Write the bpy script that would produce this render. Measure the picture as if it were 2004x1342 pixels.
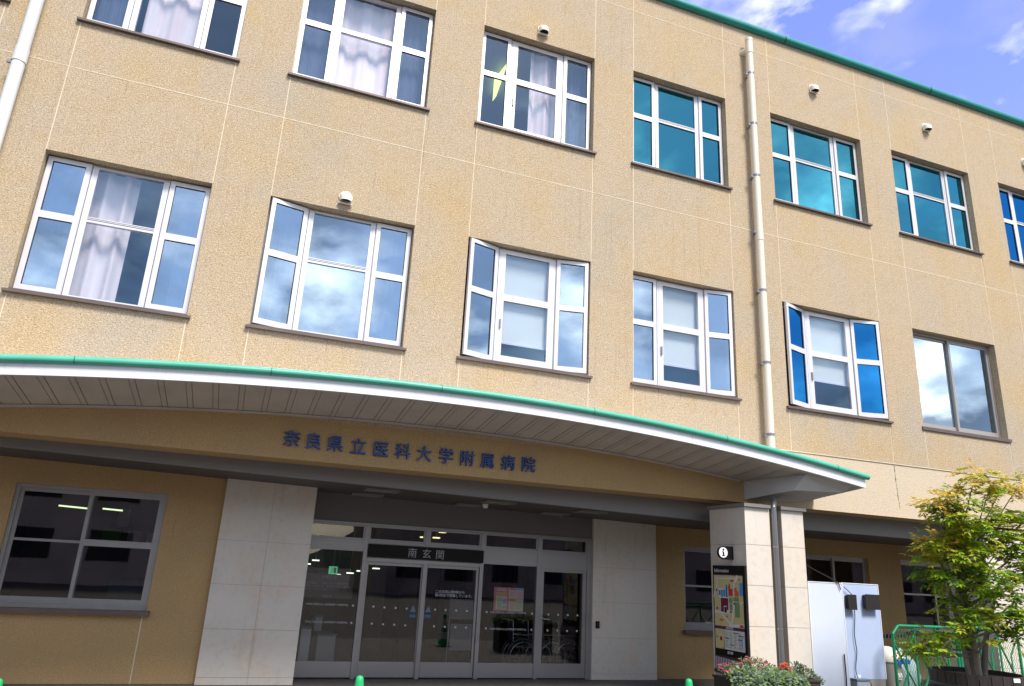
import bpy, bmesh, math, random
from mathutils import Vector, Matrix
R = math.radians
random.seed(7)
C = bpy.context.scene.collection
for o in list(bpy.data.objects): bpy.data.objects.remove(o)
sc = bpy.context.scene

# ---------------------------------------------------------------- camera
F, PITCH, YAW, ROLL = 1427.843, R(17.33), R(19.692), R(3.047)
CAM = Vector((0, -10.243, 1.77))
fw = Vector((math.sin(YAW)*math.cos(PITCH), math.cos(YAW)*math.cos(PITCH), math.sin(PITCH)))
r0 = Vector((math.cos(YAW), -math.sin(YAW), 0)); u0 = r0.cross(fw)
rt = r0*math.cos(ROLL) + u0*math.sin(ROLL); up = -r0*math.sin(ROLL) + u0*math.cos(ROLL)
cd = bpy.data.cameras.new('camera'); cam = bpy.data.objects.new('camera', cd); C.objects.link(cam)
cd.sensor_width = 36; cd.lens = 36*F/2004; cd.clip_end = 3000; cd.clip_start = .05
M = Matrix((rt, up, -fw)).transposed().to_4x4(); M.translation = CAM; cam.matrix_world = M
sc.camera = cam

# ---------------------------------------------------------------- sky, sun, exposure
SUN_EL, SUN_AZ = R(54), R(166)          # azimuth clockwise from +Y
w = bpy.data.worlds.new("World"); sc.world = w; w.use_nodes = True
nt = w.node_tree; nt.nodes.clear(); N = nt.nodes.new; L = nt.links.new
out = N('ShaderNodeOutputWorld'); bg = N('ShaderNodeBackground'); bg.inputs[1].default_value = .15
sky = N('ShaderNodeTexSky'); sky.sky_type = 'NISHITA'; sky.sun_disc = False
sky.sun_elevation = SUN_EL; sky.sun_rotation = SUN_AZ; sky.altitude = 50; sky.air_density = 1.0; sky.dust_density = .6; sky.ozone_density = 2.0
tc = N('ShaderNodeTexCoord')
tint = N('ShaderNodeMix'); tint.data_type = 'RGBA'; tint.blend_type = 'MULTIPLY'; tint.inputs[0].default_value = 1
L(sky.outputs[0], tint.inputs[6])
sep = N('ShaderNodeSeparateXYZ'); L(tc.outputs['Generated'], sep.inputs[0])
side = N('ShaderNodeMapRange'); side.inputs[1].default_value = -.1; side.inputs[2].default_value = .5; L(sep.outputs['Y'], side.inputs[0])
hue = N('ShaderNodeMix'); hue.data_type = 'RGBA'; L(side.outputs[0], hue.inputs[0]); hue.inputs[6].default_value = (.86, .76, .68, 1); hue.inputs[7].default_value = (1.06, .89, 1.45, 1); L(hue.outputs[2], tint.inputs[7])
mp = N('ShaderNodeMapping'); mp.inputs['Scale'].default_value = (1, 1, 1.9); mp.inputs['Location'].default_value = (3.1, 1.7, .4); L(tc.outputs['Generated'], mp.inputs[0])
ns = N('ShaderNodeTexNoise'); ns.inputs['Scale'].default_value = 4.2; ns.inputs['Detail'].default_value = 8; ns.inputs['Roughness'].default_value = .55; ns.inputs['Distortion'].default_value = .15
L(mp.outputs[0], ns.inputs[0])
bias = N('ShaderNodeMapRange'); bias.inputs[1].default_value = -.6; bias.inputs[2].default_value = .8; bias.inputs[3].default_value = .07; bias.inputs[4].default_value = -.005; L(sep.outputs['Y'], bias.inputs[0])
ad = N('ShaderNodeMath'); L(ns.outputs[0], ad.inputs[0]); L(bias.outputs[0], ad.inputs[1])
rp = N('ShaderNodeValToRGB'); rp.color_ramp.elements[0].position = .52; rp.color_ramp.elements[1].position = .78; L(ad.outputs[0], rp.inputs[0])
# cloud tops bright, bases grey
ns2 = N('ShaderNodeTexNoise'); ns2.inputs['Scale'].default_value = 6; ns2.inputs['Detail'].default_value = 6; L(mp.outputs[0], ns2.inputs[0])
cr = N('ShaderNodeValToRGB'); cr.color_ramp.elements[0].position = .44; cr.color_ramp.elements[1].position = .62
cr.color_ramp.elements[0].color = (1.6, 1.85, 2.3, 1); cr.color_ramp.elements[1].color = (11.8, 11.5, 11.2, 1); L(ns2.outputs[0], cr.inputs[0])
mx = N('ShaderNodeMix'); mx.data_type = 'RGBA'; L(rp.outputs[0], mx.inputs[0]); L(tint.outputs[2], mx.inputs[6]); L(cr.outputs[0], mx.inputs[7])
L(mx.outputs[2], bg.inputs[0]); L(bg.outputs[0], out.inputs[0])
sd = bpy.data.lights.new('sun', 'SUN'); sd.energy = 3.0; sd.angle = R(17); sd.color = (1, .945, .87)
sun = bpy.data.objects.new('sun', sd); C.objects.link(sun)
sv = Vector((math.sin(SUN_AZ)*math.cos(SUN_EL), math.cos(SUN_AZ)*math.cos(SUN_EL), math.sin(SUN_EL)))
sun.rotation_euler = sv.to_track_quat('Z', 'Y').to_euler(); sun.location = (6, -20, 30)
sc.view_settings.view_transform = 'Standard'; sc.view_settings.look = 'None'; sc.view_settings.gamma = 1; sc.view_settings.exposure = 0.97

# ---------------------------------------------------------------- helpers
def ray(u, v): return fw + rt*((u-1002)/F) - up*((v-671)/F)
def atY(u, v, Y): d = ray(u, v); return CAM + d*((Y-CAM.y)/d.y)
def atX(u, v, X): d = ray(u, v); return CAM + d*((X-CAM.x)/d.x)
ORG = {}
class MB:
    def __init__(s): s.v = []; s.f = []; s.m = []; s.sm = []
    def add(s, vs, fs, m=0, smooth=False):
        b = len(s.v); s.v += [Vector(p) for p in vs]
        for f in fs: s.f.append([b+i for i in f]); s.m.append(m); s.sm.append(smooth)
    def poly(s, pts, m=0, smooth=False): s.add(pts, [list(range(len(pts)))], m, smooth)
    def box(s, x0, x1, y0, y1, z0, z1, m=0):
        if x0 > x1: x0, x1 = x1, x0
        if y0 > y1: y0, y1 = y1, y0
        if z0 > z1: z0, z1 = z1, z0
        s.add([(x0,y0,z0),(x1,y0,z0),(x1,y1,z0),(x0,y1,z0),(x0,y0,z1),(x1,y0,z1),(x1,y1,z1),(x0,y1,z1)],
              [(0,3,2,1),(4,5,6,7),(0,1,5,4),(1,2,6,5),(2,3,7,6),(3,0,4,7)], m)
    def hexa(s, p, m=0):   # 8 points, bottom ring then top ring
        s.add(p, [(0,3,2,1),(4,5,6,7),(0,1,5,4),(1,2,6,5),(2,3,7,6),(3,0,4,7)], m)
    def tube(s, pts, r, seg=8, m=0, smooth=True, cap=True):
        pts = [Vector(p) for p in pts]; n = len(pts); rs = r if isinstance(r, (list, tuple)) else [r]*n
        b = len(s.v); prev = None
        for i, p in enumerate(pts):
            t = (pts[min(i+1, n-1)] - pts[max(i-1, 0)]).normalized()
            if prev is None:
                a = Vector((0,0,1)) if abs(t.z) < .9 else Vector((1,0,0)); x = t.cross(a).normalized()
            else: x = (prev - t*prev.dot(t)).normalized()
            prev = x; y = t.cross(x)
            for k in range(seg):
                a = 2*math.pi*k/seg; s.v.append(p + (x*math.cos(a) + y*math.sin(a))*rs[i])
        for i in range(n-1):
            for k in range(seg):
                k2 = (k+1) % seg; s.f.append([b+i*seg+k, b+i*seg+k2, b+(i+1)*seg+k2, b+(i+1)*seg+k]); s.m.append(m); s.sm.append(smooth)
        if cap:
            s.add(s.v[b:b+seg], [list(range(seg))[::-1]], m); s.add(s.v[b+(n-1)*seg:b+n*seg], [list(range(seg))], m)
    def lathe(s, c, prof, seg=24, m=0, axis='Z', smooth=True):   # prof: (radius, height) list
        c = Vector(c); b = len(s.v)
        for r, h in prof:
            for k in range(seg):
                a = 2*math.pi*k/seg; q = (r*math.cos(a), r*math.sin(a), h)
                if axis == 'Y': q = (q[0], q[2], q[1])
                if axis == 'X': q = (q[2], q[0], q[1])
                s.v.append(c + Vector(q))
        for i in range(len(prof)-1):
            for k in range(seg):
                k2 = (k+1) % seg; s.f.append([b+i*seg+k, b+i*seg+k2, b+(i+1)*seg+k2, b+(i+1)*seg+k]); s.m.append(m); s.sm.append(smooth)
        for i, rev in ((0, True), (len(prof)-1, False)):
            if prof[i][0] > 1e-5:
                f = list(range(seg)); s.add(s.v[b+i*seg:b+i*seg+seg], [f[::-1] if rev else f], m)
    def build(s, name, mats, parent=None, origin=None, bevel=0, xf=None):
        if not isinstance(mats, (list, tuple)): mats = [mats]
        og = Vector(ORG[parent.name]) if parent else Vector(origin or (0,0,0))
        me = bpy.data.meshes.new(name)
        vs = [(xf @ p if xf else p) - og for p in s.v]
        me.from_pydata(vs, [], s.f)
        for mt in mats: me.materials.append(mt)
        me.polygons.foreach_set('material_index', s.m); me.polygons.foreach_set('use_smooth', s.sm)
        bm = bmesh.new(); bm.from_mesh(me); bmesh.ops.recalc_face_normals(bm, faces=bm.faces); bm.to_mesh(me); bm.free()
        o = bpy.data.objects.new(name, me); C.objects.link(o)
        if parent: o.parent = parent
        else: o.location = og
        if bevel:
            bv = o.modifiers.new('bevel', 'BEVEL'); bv.width = bevel; bv.segments = 2; bv.limit_method = 'ANGLE'
        ORG[o.name] = tuple(og)
        return o
def tag(o, label=None, cat=None, group=None, kind=None):
    if label: o['label'] = label
    if cat: o['category'] = cat
    if group: o['group'] = group
    if kind: o['kind'] = kind
    return o
def thing(name, loc, label, cat, group=None):
    o = bpy.data.objects.new(name, None); C.objects.link(o); o.location = loc; o.empty_display_size = .2
    ORG[o.name] = tuple(loc); return tag(o, label, cat, group)
def text(body, size, mt, name, parent, pos, right=(1,0,0), upv=(0,0,1), ext=.002, align='CENTER', bold=0, label=None, space=1.0, sx=1.0):
    cu = bpy.data.curves.new('t', 'FONT'); cu.body = body; cu.size = size; cu.extrude = ext; cu.align_x = align; cu.align_y = 'CENTER'; cu.offset = bold; cu.space_line = space
    to = bpy.data.objects.new('t', cu); C.objects.link(to)
    dg = bpy.context.evaluated_depsgraph_get(); me = bpy.data.meshes.new_from_object(to.evaluated_get(dg))
    bpy.data.objects.remove(to); me.name = name; me.materials.clear(); me.materials.append(mt)
    for p in me.polygons: p.material_index = 0
    rv = Vector(right).normalized(); uv = Vector(upv).normalized(); nv = rv.cross(uv)
    mm = Matrix((rv*sx, uv, nv)).transposed().to_4x4(); mm.translation = Vector(pos) - (Vector(ORG[parent.name]) if parent else Vector(pos))
    me.transform(mm)
    o = bpy.data.objects.new(name, me); C.objects.link(o)
    if parent: o.parent = parent; ORG[o.name] = ORG[parent.name]
    else: o.location = pos; ORG[o.name] = tuple(pos)
    return o

# ---------------------------------------------------------------- materials
def mat(name, col, rough=.6, metal=0, bump=None, var=None, spec=.4, emit=0, streak=None, transl=0):
    m = bpy.data.materials.new(name); m.use_nodes = True; t = m.node_tree; p = t.nodes['Principled BSDF']
    p.inputs['Base Color'].default_value = (*col, 1); p.inputs['Roughness'].default_value = rough; p.inputs['Metallic'].default_value = metal
    p.inputs['Specular IOR Level'].default_value = spec
    tcn = t.nodes.new('ShaderNodeTexCoord'); last = None
    if var or streak:
        rgb = t.nodes.new('ShaderNodeRGB'); rgb.outputs[0].default_value = (*col, 1); last = rgb.outputs[0]
    for vv in (var or []):      # (scale, colour, lo, hi, amount, stretch)
        sc_, c2, lo, hi, am, st = vv
        mpn = t.nodes.new('ShaderNodeMapping'); mpn.inputs['Scale'].default_value = st; t.links.new(tcn.outputs['Object'], mpn.inputs[0])
        nn = t.nodes.new('ShaderNodeTexNoise'); nn.inputs['Scale'].default_value = sc_; nn.inputs['Detail'].default_value = 5; t.links.new(mpn.outputs[0], nn.inputs[0])
        mr = t.nodes.new('ShaderNodeMapRange'); mr.inputs[1].default_value = lo; mr.inputs[2].default_value = hi; mr.inputs[4].default_value = am; t.links.new(nn.outputs[0], mr.inputs[0])
        mi = t.nodes.new('ShaderNodeMix'); mi.data_type = 'RGBA'; t.links.new(mr.outputs[0], mi.inputs[0]); t.links.new(last, mi.inputs[6]); mi.inputs[7].default_value = (*c2, 1); last = mi.outputs[2]
    if last: t.links.new(last, p.inputs['Base Color'])
    if bump:
        nn = t.nodes.new('ShaderNodeTexNoise'); nn.inputs['Scale'].default_value = bump[0]; nn.inputs['Detail'].default_value = 3; t.links.new(tcn.outputs['Object'], nn.inputs[0])
        b = t.nodes.new('ShaderNodeBump'); b.inputs['Strength'].default_value = bump[1]; b.inputs['Distance'].default_value = bump[2] if len(bump) > 2 else .01
        t.links.new(nn.outputs[0], b.inputs['Height']); t.links.new(b.outputs[0], p.inputs['Normal'])
    if emit:
        p.inputs['Emission Color'].default_value = (*col, 1); p.inputs['Emission Strength'].default_value = emit
    if transl:
        tr = t.nodes.new('ShaderNodeBsdfTranslucent'); ms = t.nodes.new('ShaderNodeMixShader'); ms.inputs[0].default_value = transl
        if last: t.links.new(last, tr.inputs[0])
        else: tr.inputs[0].default_value = (*col, 1)
        o = t.nodes['Material Output']; t.links.new(p.outputs[0], ms.inputs[1]); t.links.new(tr.outputs[0], ms.inputs[2]); t.links.new(ms.outputs[0], o.inputs[0])
    return m
def glass(name, refl, gcol=(1,1,1), tcol=(1,1,1), rough=0.0, grazing=.3):
    m = bpy.data.materials.new(name); m.use_nodes = True; t = m.node_tree; t.nodes.clear()
    o = t.nodes.new('ShaderNodeOutputMaterial'); g = t.nodes.new('ShaderNodeBsdfGlossy'); g.inputs[0].default_value = (*gcol, 1); g.inputs['Roughness'].default_value = rough
    tr = t.nodes.new('ShaderNodeBsdfTransparent'); tr.inputs[0].default_value = (*tcol, 1)
    lw = t.nodes.new('ShaderNodeLayerWeight'); lw.inputs[0].default_value = .25
    mr = t.nodes.new('ShaderNodeMapRange'); mr.inputs[3].default_value = refl; mr.inputs[4].default_value = min(1, refl+grazing); t.links.new(lw.outputs['Fresnel'], mr.inputs[0])
    tcn = t.nodes.new('ShaderNodeTexCoord'); nn = t.nodes.new('ShaderNodeTexNoise'); nn.inputs['Scale'].default_value = 1.3; nn.inputs['Detail'].default_value = 1; t.links.new(tcn.outputs['Object'], nn.inputs[0])
    b = t.nodes.new('ShaderNodeBump'); b.inputs['Strength'].default_value = .05; b.inputs['Distance'].default_value = .02; t.links.new(nn.outputs[0], b.inputs['Height']); t.links.new(b.outputs[0], g.inputs['Normal'])
    ms = t.nodes.new('ShaderNodeMixShader'); t.links.new(mr.outputs[0], ms.inputs[0]); t.links.new(tr.outputs[0], ms.inputs[1]); t.links.new(g.outputs[0], ms.inputs[2]); t.links.new(ms.outputs[0], o.inputs[0])
    return m
ONE = (1,1,1)
STUC = mat('stucco', (.48,.385,.275), .95, bump=(62, .7, .02), spec=.15, var=[
    (.55, (.40,.36,.30), .50, .66, .55, ONE), (.8, (.51,.365,.18), .48, .70, .62, (1,1,.8)), (3.2, (.45,.32,.17), .52, .74, .42, ONE),
    (58, (.20,.14,.075), .52, .68, .85, ONE), (38, (.70,.58,.41), .53, .70, .65, ONE), (11, (.34,.27,.18), .55, .72, .4, ONE),
    (3.0, (.27,.21,.14), .60, .78, .38, (5,1,.16)), (7, (.15,.12,.085), .67, .78, .5, (3,1,.10))])
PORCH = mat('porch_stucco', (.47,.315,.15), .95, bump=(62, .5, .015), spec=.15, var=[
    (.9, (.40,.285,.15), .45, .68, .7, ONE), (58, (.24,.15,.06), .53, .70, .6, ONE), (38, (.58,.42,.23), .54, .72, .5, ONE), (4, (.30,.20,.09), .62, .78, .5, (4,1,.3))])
PALE = mat('pale_stucco', (.58,.49,.37), .95, bump=(62, .55, .018), spec=.15, var=[
    (62, (.38,.30,.21), .5, .7, .6, ONE), (1.1, (.60,.48,.33), .45, .7, .7, ONE), (4, (.30,.24,.17), .66, .78, .6, (3,1,.2))])
SEAL = mat('sealant', (.66,.57,.43), .8, var=[(3, (.55,.45,.33), .5, .7, .7, ONE)])
STONE = mat('limestone', (.63,.58,.51), .75, bump=(30, .15, .005), var=[(2.2, (.66,.54,.43), .45, .7, .75, ONE), (3, (.48,.40,.31), .60, .78, .5, (3,1,.3)), (14, (.50,.45,.40), .5, .75, .5, ONE), (.7, (.67,.63,.57), .45, .6, .6, ONE)])
GROUT = mat('stone_joint', (.36,.29,.21), .9)
ALU = mat('aluminium', (.67,.66,.69), .38, .25, var=[(4, (.62,.615,.65), .45, .7, .5, (1,1,.3))])
ALUB = mat('bronze_aluminium', (.36,.33,.32), .4, .4)
SILL = mat('sill_brown', (.125,.095,.085), .5, .2, var=[(3, (.17,.13,.115), .45, .7, .7, ONE)])
GASK = mat('black_gasket', (.02,.02,.022), .6)
WHITE = mat('white_fascia', (.74,.75,.79), .5, var=[(1.5, (.62,.62,.65), .5, .72, .55, (1,1,.4)), (7, (.50,.465,.41), .60, .78, .5, (4,1,.3))])
SOFF = mat('soffit_metal', (.56,.51,.45), .55, var=[(2, (.44,.41,.37), .45, .7, .6, ONE)])
SOFFD = mat('soffit_groove', (.30,.275,.245), .7)
GREEN = mat('green_gutter', (.075,.40,.285), .38, var=[(2.5, (.10,.45,.335), .45, .7, .7, ONE), (9, (.045,.26,.19), .62, .76, .5, (3,1,1))])
TEALC = mat('coping_teal', (.02,.24,.21), .4, var=[(1.5, (.03,.30,.26), .45, .7, .6, ONE)])
PIPE = mat('cream_pipe', (.74,.69,.59), .45, var=[(1.3, (.66,.60,.49), .45, .7, .6, (1,1,.2))])
PIPEW = mat('pale_pipe', (.70,.725,.73), .42, var=[(1.3, (.60,.62,.61), .45, .7, .6, (1,1,.2))])
STEEL = mat('brushed_steel', (.42,.42,.44), .3, .9)
DSTEEL = mat('door_steel', (.33,.31,.30), .42, .5, var=[(3, (.27,.255,.25), .45, .7, .6, (.2,1,1))])
CLAMP = mat('clamp_steel', (.25,.27,.30), .4, .6)
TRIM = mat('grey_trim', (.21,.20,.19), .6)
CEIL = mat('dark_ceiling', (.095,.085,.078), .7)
BRK = mat('bracket_grey', (.56,.55,.545), .55, var=[(2, (.50,.49,.485), .45, .7, .6, ONE)])
VENT = mat('vent_cream', (.78,.75,.66), .45)
DARK = mat('dark_void', (.012,.012,.013), .8)
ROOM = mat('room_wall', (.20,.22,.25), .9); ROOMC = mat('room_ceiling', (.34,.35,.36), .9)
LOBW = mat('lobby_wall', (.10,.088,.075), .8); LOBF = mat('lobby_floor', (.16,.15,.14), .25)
PAVE = mat('porch_paving', (.115,.105,.10), .75, bump=(60, .3, .004), var=[(9, (.145,.13,.125), .45, .65, .7, ONE), (.9, (.09,.08,.078), .5, .7, .6, ONE)])
ASPH = mat('asphalt', (.075,.066,.056), .9, bump=(80, .5, .005), var=[(30, (.09,.09,.09), .5, .7, .6, ONE)])
G_CLR = glass('window_glass', .49, (.60,.79,1.0), (.75,.82,.90))
G_LOW = glass('dim_window_glass', .17, (.50,.74,1.0), (.95,.95,1.0))
G_TEAL = glass('teal_film_glass', .58, (.09,.42,.54), (.14,.48,.56), grazing=.2)
G_BLUE = glass('blue_reflection_glass', .70, (.03,.26,.62), (.03,.10,.30), grazing=.2)  # clear panes; the deep blue sky reflection is put into the tint
G_SKY = glass('reflecting_glass', .62, (.80,.93,1.0), (.35,.42,.5), grazing=.2)
G_DOOR = glass('door_glass', .085, (1.0,.96,.90), (.72,.74,.74), grazing=.3)
CURT = mat('curtain', (.94,.89,.88), .9, transl=.08, var=[(2.5, (.92,.70,.68), .46, .66, .85, (1,1,.02))])
SHEER = mat('sheer_curtain', (.19,.26,.38), .9, transl=.3, var=[(6, (.14,.19,.29), .45, .6, .7, (8,1,.03))])
BLIND = mat('roller_blind', (.82,.90,.84), .85, transl=.12)
NAVY = mat('navy_lettering', (.012,.055,.24), .4)
BLK = mat('black_panel', (.018,.016,.015), .5, spec=.08)
WTXT = mat('white_lettering', (.80,.80,.80), .6)
DOT = mat('dot_white', (.52,.53,.55), .6)
GTXT = mat('grey_lettering', (.34,.34,.34), .5)
LAMP_G = mat('lamp_warm', (.66,.90,.22), .5, emit=1.1); LAMP_T = mat('lamp_tube', (.80,.95,.55), .5, emit=.9); LAMP_W = mat('lamp_white', (.95,1,.95), .5, emit=3.5)
EXITG = mat('exit_green', (.08,.42,.22), .5, emit=.55); DIFF = mat('lamp_diffuser', (.34,.34,.33), .6)

# ---------------------------------------------------------------- setting: ground
g = MB(); g.poly([(-400,-400,-.012),(400,-400,-.012),(400,400,-.012),(-400,400,-.012)]); tag(g.build('road', ASPH), kind='structure')
g = MB(); g.box(-9,24,-4.2,2.6,-.11,0)
for i in range(56):
    x = -9 + i*.6
    g.box(x-.004,x+.004,-4.19,2.5,.0,.0015,1)
for j in range(11): g.box(-8.99,23.99,-4.0+j*.6-.004,-4.0+j*.6+.004,.0005,.0025,1)
tag(g.build('pavement', [PAVE, mat('paving_joint', (.09,.085,.085), .9)]), kind='structure')

# ---------------------------------------------------------------- building
BX0, BX1 = -9.0, 24.0
Z0, BAND, S2, H2, S3, H3, J1, J2, RF = 3.05, 4.02, 4.817, 6.816, 8.921, 10.911, 8.131, 12.289, 12.754
BAY = [(-6.05,-3.98),(-3.065,-.986),(-.187,1.962),(2.84,4.998),(5.81,7.872),(8.956,11.291),(12.15,14.429),(15.367,17.5),(18.6,20.75)]
B = thing('hospital_building', (8, 0, 0), 'three storey tan stucco hospital block with green roof edge and curved entrance canopy', 'building')
zt = lambda x: max(2.93 - .018*(x+2.8), 2.74)        # underside of the porch trim
REV = .14
xs = sorted({BX0, BX1, 8.2, -4.0, *[e for b in BAY for e in b]}); zs = [Z0, BAND-.4, BAND, S2, H2, S3, H3, RF]
wl = MB()
for i in range(len(xs)-1):
    for j in range(len(zs)-1):
        x0, x1, z0, z1 = xs[i], xs[i+1], zs[j], zs[j+1]
        if any(abs(x0-b[0]) < 1e-6 for b in BAY) and (j in (3, 5)):
            continue
        if any(b[0]-1e-6 <= x0 and x1 <= b[1]+1e-6 for b in BAY) and (j in (3, 5)): continue
        y = .012 if (j <= 1 and x0 >= 8.2-1e-6) else 0
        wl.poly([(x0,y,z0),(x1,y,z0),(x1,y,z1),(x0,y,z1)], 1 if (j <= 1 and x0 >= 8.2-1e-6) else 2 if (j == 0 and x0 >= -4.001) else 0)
for a, b in BAY:
    for z0, z1 in ((S2,H2),(S3,H3)):
        wl.poly([(a,0,z0),(a,.3,z0),(a,.3,z1),(a,0,z1)]); wl.poly([(b,0,z0),(b,0,z1),(b,.3,z1),(b,.3,z0)])
        wl.poly([(a,0,z1),(a,.3,z1),(b,.3,z1),(b,0,z1)]); wl.poly([(a,0,z0),(b,0,z0),(b,.3,z0),(a,.3,z0)])
wl.poly([(8.2,0,BAND),(BX1,0,BAND),(BX1,.012,BAND),(8.2,.012,BAND)])
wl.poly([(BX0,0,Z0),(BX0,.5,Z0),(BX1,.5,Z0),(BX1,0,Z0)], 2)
for x in (BX0, BX1): wl.poly([(x,0,0 if x>0 else 0),(x,14,0),(x,14,RF),(x,0,RF)])
wl.poly([(BX0,14,0),(BX1,14,0),(BX1,14,RF),(BX0,14,RF)]); wl.poly([(BX0,0,RF),(BX1,0,RF),(BX1,14,RF),(BX0,14,RF)])
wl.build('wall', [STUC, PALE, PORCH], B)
# cream joints (proud of the stucco by 3 mm)
jn = MB(); jw = .0065
def hline(z, x0=BX0, x1=BX1): jn.box(x0, x1, -.003, .02, z-jw, z+jw)
hline(J1); hline(J2); hline(BAND, 8.2)
for a, b in BAY:
    for x in (a, b):
        for z0, z1 in ((Z0 if x > 8.2 else 3.3, S2-.06),(H2,S3-.06),(H3,RF)):
            for q0, q1 in ((z0, min(z1, BAND-jw)), (max(z0, BAND+jw), z1)) if z0 < BAND else ((z0, J1-jw), (J1+jw, z1)) if z0 < J1 else ((z0, J2-jw), (J2+jw, z1)):
                if x < 8.2 and q1 < BAND: continue
                if q0 < BAND-.1: continue
                jn.box(x-jw*.9, x+jw*.9, -.003, .02, q0, q1)
jn.build('wall_joint', SEAL, B)
# roof coping
rc = MB(); rc.tube([(BX0-.1,-.03,RF+.06),(BX1+.1,-.03,RF+.06)], .085, 12)
rc.box(BX0-.1, BX1+.1, -.03, .5, RF+.04, RF+.16)
for i in range(8): rc.tube([(-7+i*4.1,-.03,RF+.06),(-7+i*4.1+.02,-.03,RF+.06)], .089, 12, 1)
rc.build('roof_edge', [TEALC, GASK], B)

# dark drip stains: one long crack on the lower band, faint runs below the sill ends
DRB = mat('drip_black', (.10,.085,.065), .95); DRF = mat('drip_faint', (.27,.215,.145), .95, var=[(20, (.42,.34,.24), .42, .6, .9, (3,1,.3))]); random.seed(21)
def drip(xs_, zt0, ln, y, wd, mt):
    ds = MB(); z = zt0; x = xs_
    while z > zt0-ln:
        h = random.uniform(.02,.07); ww = random.uniform(.25,1)*wd*(1-.6*(zt0-z)/ln); x += random.uniform(-.4,.4)*wd
        ds.poly([(x-ww,y,z),(x+ww*.8,y,z-.01),(x+ww*.5,y,z-h),(x-ww*.7,y,z-h+.01)]); z -= h*.9
    ds.build('drip_stain', mt, B)
drip(11.30, 3.99, .78, .010, .020, DRB)
for a, b in BAY[1:8]:
    for zz in (S2, S3):
        for x in (a-.03, b+.03):
            if random.random() < .75: drip(x+random.uniform(-.03,.03), zz-.045, random.uniform(.25,.6), -.0015, .010, DRF)
        for _ in range(3):
            drip(random.uniform(a+.1, b-.1), zz-.045, random.uniform(.08,.28), -.0015, .008, DRF)
random.seed(7)

# interiors of the two upper floors
def rooms(zf, zc):
    r = MB(); x0, x1 = BX0+.1, BX1-.1
    r.poly([(x0,.31,zf),(x1,.31,zf),(x1,5,zf),(x0,5,zf)]); r.poly([(x0,5,zf),(x1,5,zf),(x1,5,zc),(x0,5,zc)])
    r.poly([(x0,.31,zc),(x1,.31,zc),(x1,5,zc),(x0,5,zc)], 1)
    for i in range(len(BAY)-1):
        xm = (BAY[i][1]+BAY[i+1][0])/2; r.box(xm-.08, xm+.08, .31, 4.99, zf+.001, zc-.001)
    for z0, z1 in ((zf, zf+.9),): pass
    # inner face of the outer wall between the openings
    s, h = (S2, H2) if zf < 5 else (S3, H3); e = [x0]
    for a, b in BAY: e += [a, b]
    e.append(x1)
    for k in range(0, len(e), 2): r.poly([(e[k],.305,zf),(e[k+1],.305,zf),(e[k+1],.305,zc),(e[k],.305,zc)])
    for a, b in BAY:
        r.poly([(a,.305,zf),(b,.305,zf),(b,.305,s),(a,.305,s)]); r.poly([(a,.305,h),(b,.305,h),(b,.305,zc),(a,.305,zc)])
    r.build('room_interior', [ROOM, ROOMC], B)
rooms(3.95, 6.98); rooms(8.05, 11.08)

# ---------------------------------------------------------------- windows
def casement(a, b, z0, z1, y, hinge, ang, gl, win, rail=.44):
    m = MB(); s = .062; d = .045
    m.box(a, a+s, y, y+d, z0, z1); m.box(b-s, b, y, y+d, z0, z1)
    m.box(a+s, b-s, y, y+d, z0, z0+.085); m.box(a+s, b-s, y, y+d, z1-.06, z1)
    zr = z1-.06 - (z1-z0-.145)*rail; m.box(a+s, b-s, y+.002, y+d, zr-.05, zr+.05)
    e = .006      # gasket line round each pane
    for q0, q1 in ((z0+.085, zr-.05), (zr+.05, z1-.06)):
        m.box(a+s, b-s, y+.012, y+.02, q1-e, q1, 2); m.box(a+s, b-s, y+.012, y+.02, q0, q0+e, 2)
        m.box(a+s, a+s+e, y+.012, y+.02, q0+e, q1-e, 2); m.box(b-s-e, b-s, y+.012, y+.02, q0+e, q1-e, 2)
        m.poly([(a+s,y+.025,q0),(b-s,y+.025,q0),(b-s,y+.025,q1),(a+s,y+.025,q1)], 1)
    xf = None
    if ang:
        c = Vector((hinge, y, 0)); xf = Matrix.Translation(c) @ Matrix.Rotation(R(ang), 4, 'Z') @ Matrix.Translation(-c)
    m.build('casement', [ALU, gl, GASK], win, xf=xf)
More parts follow.
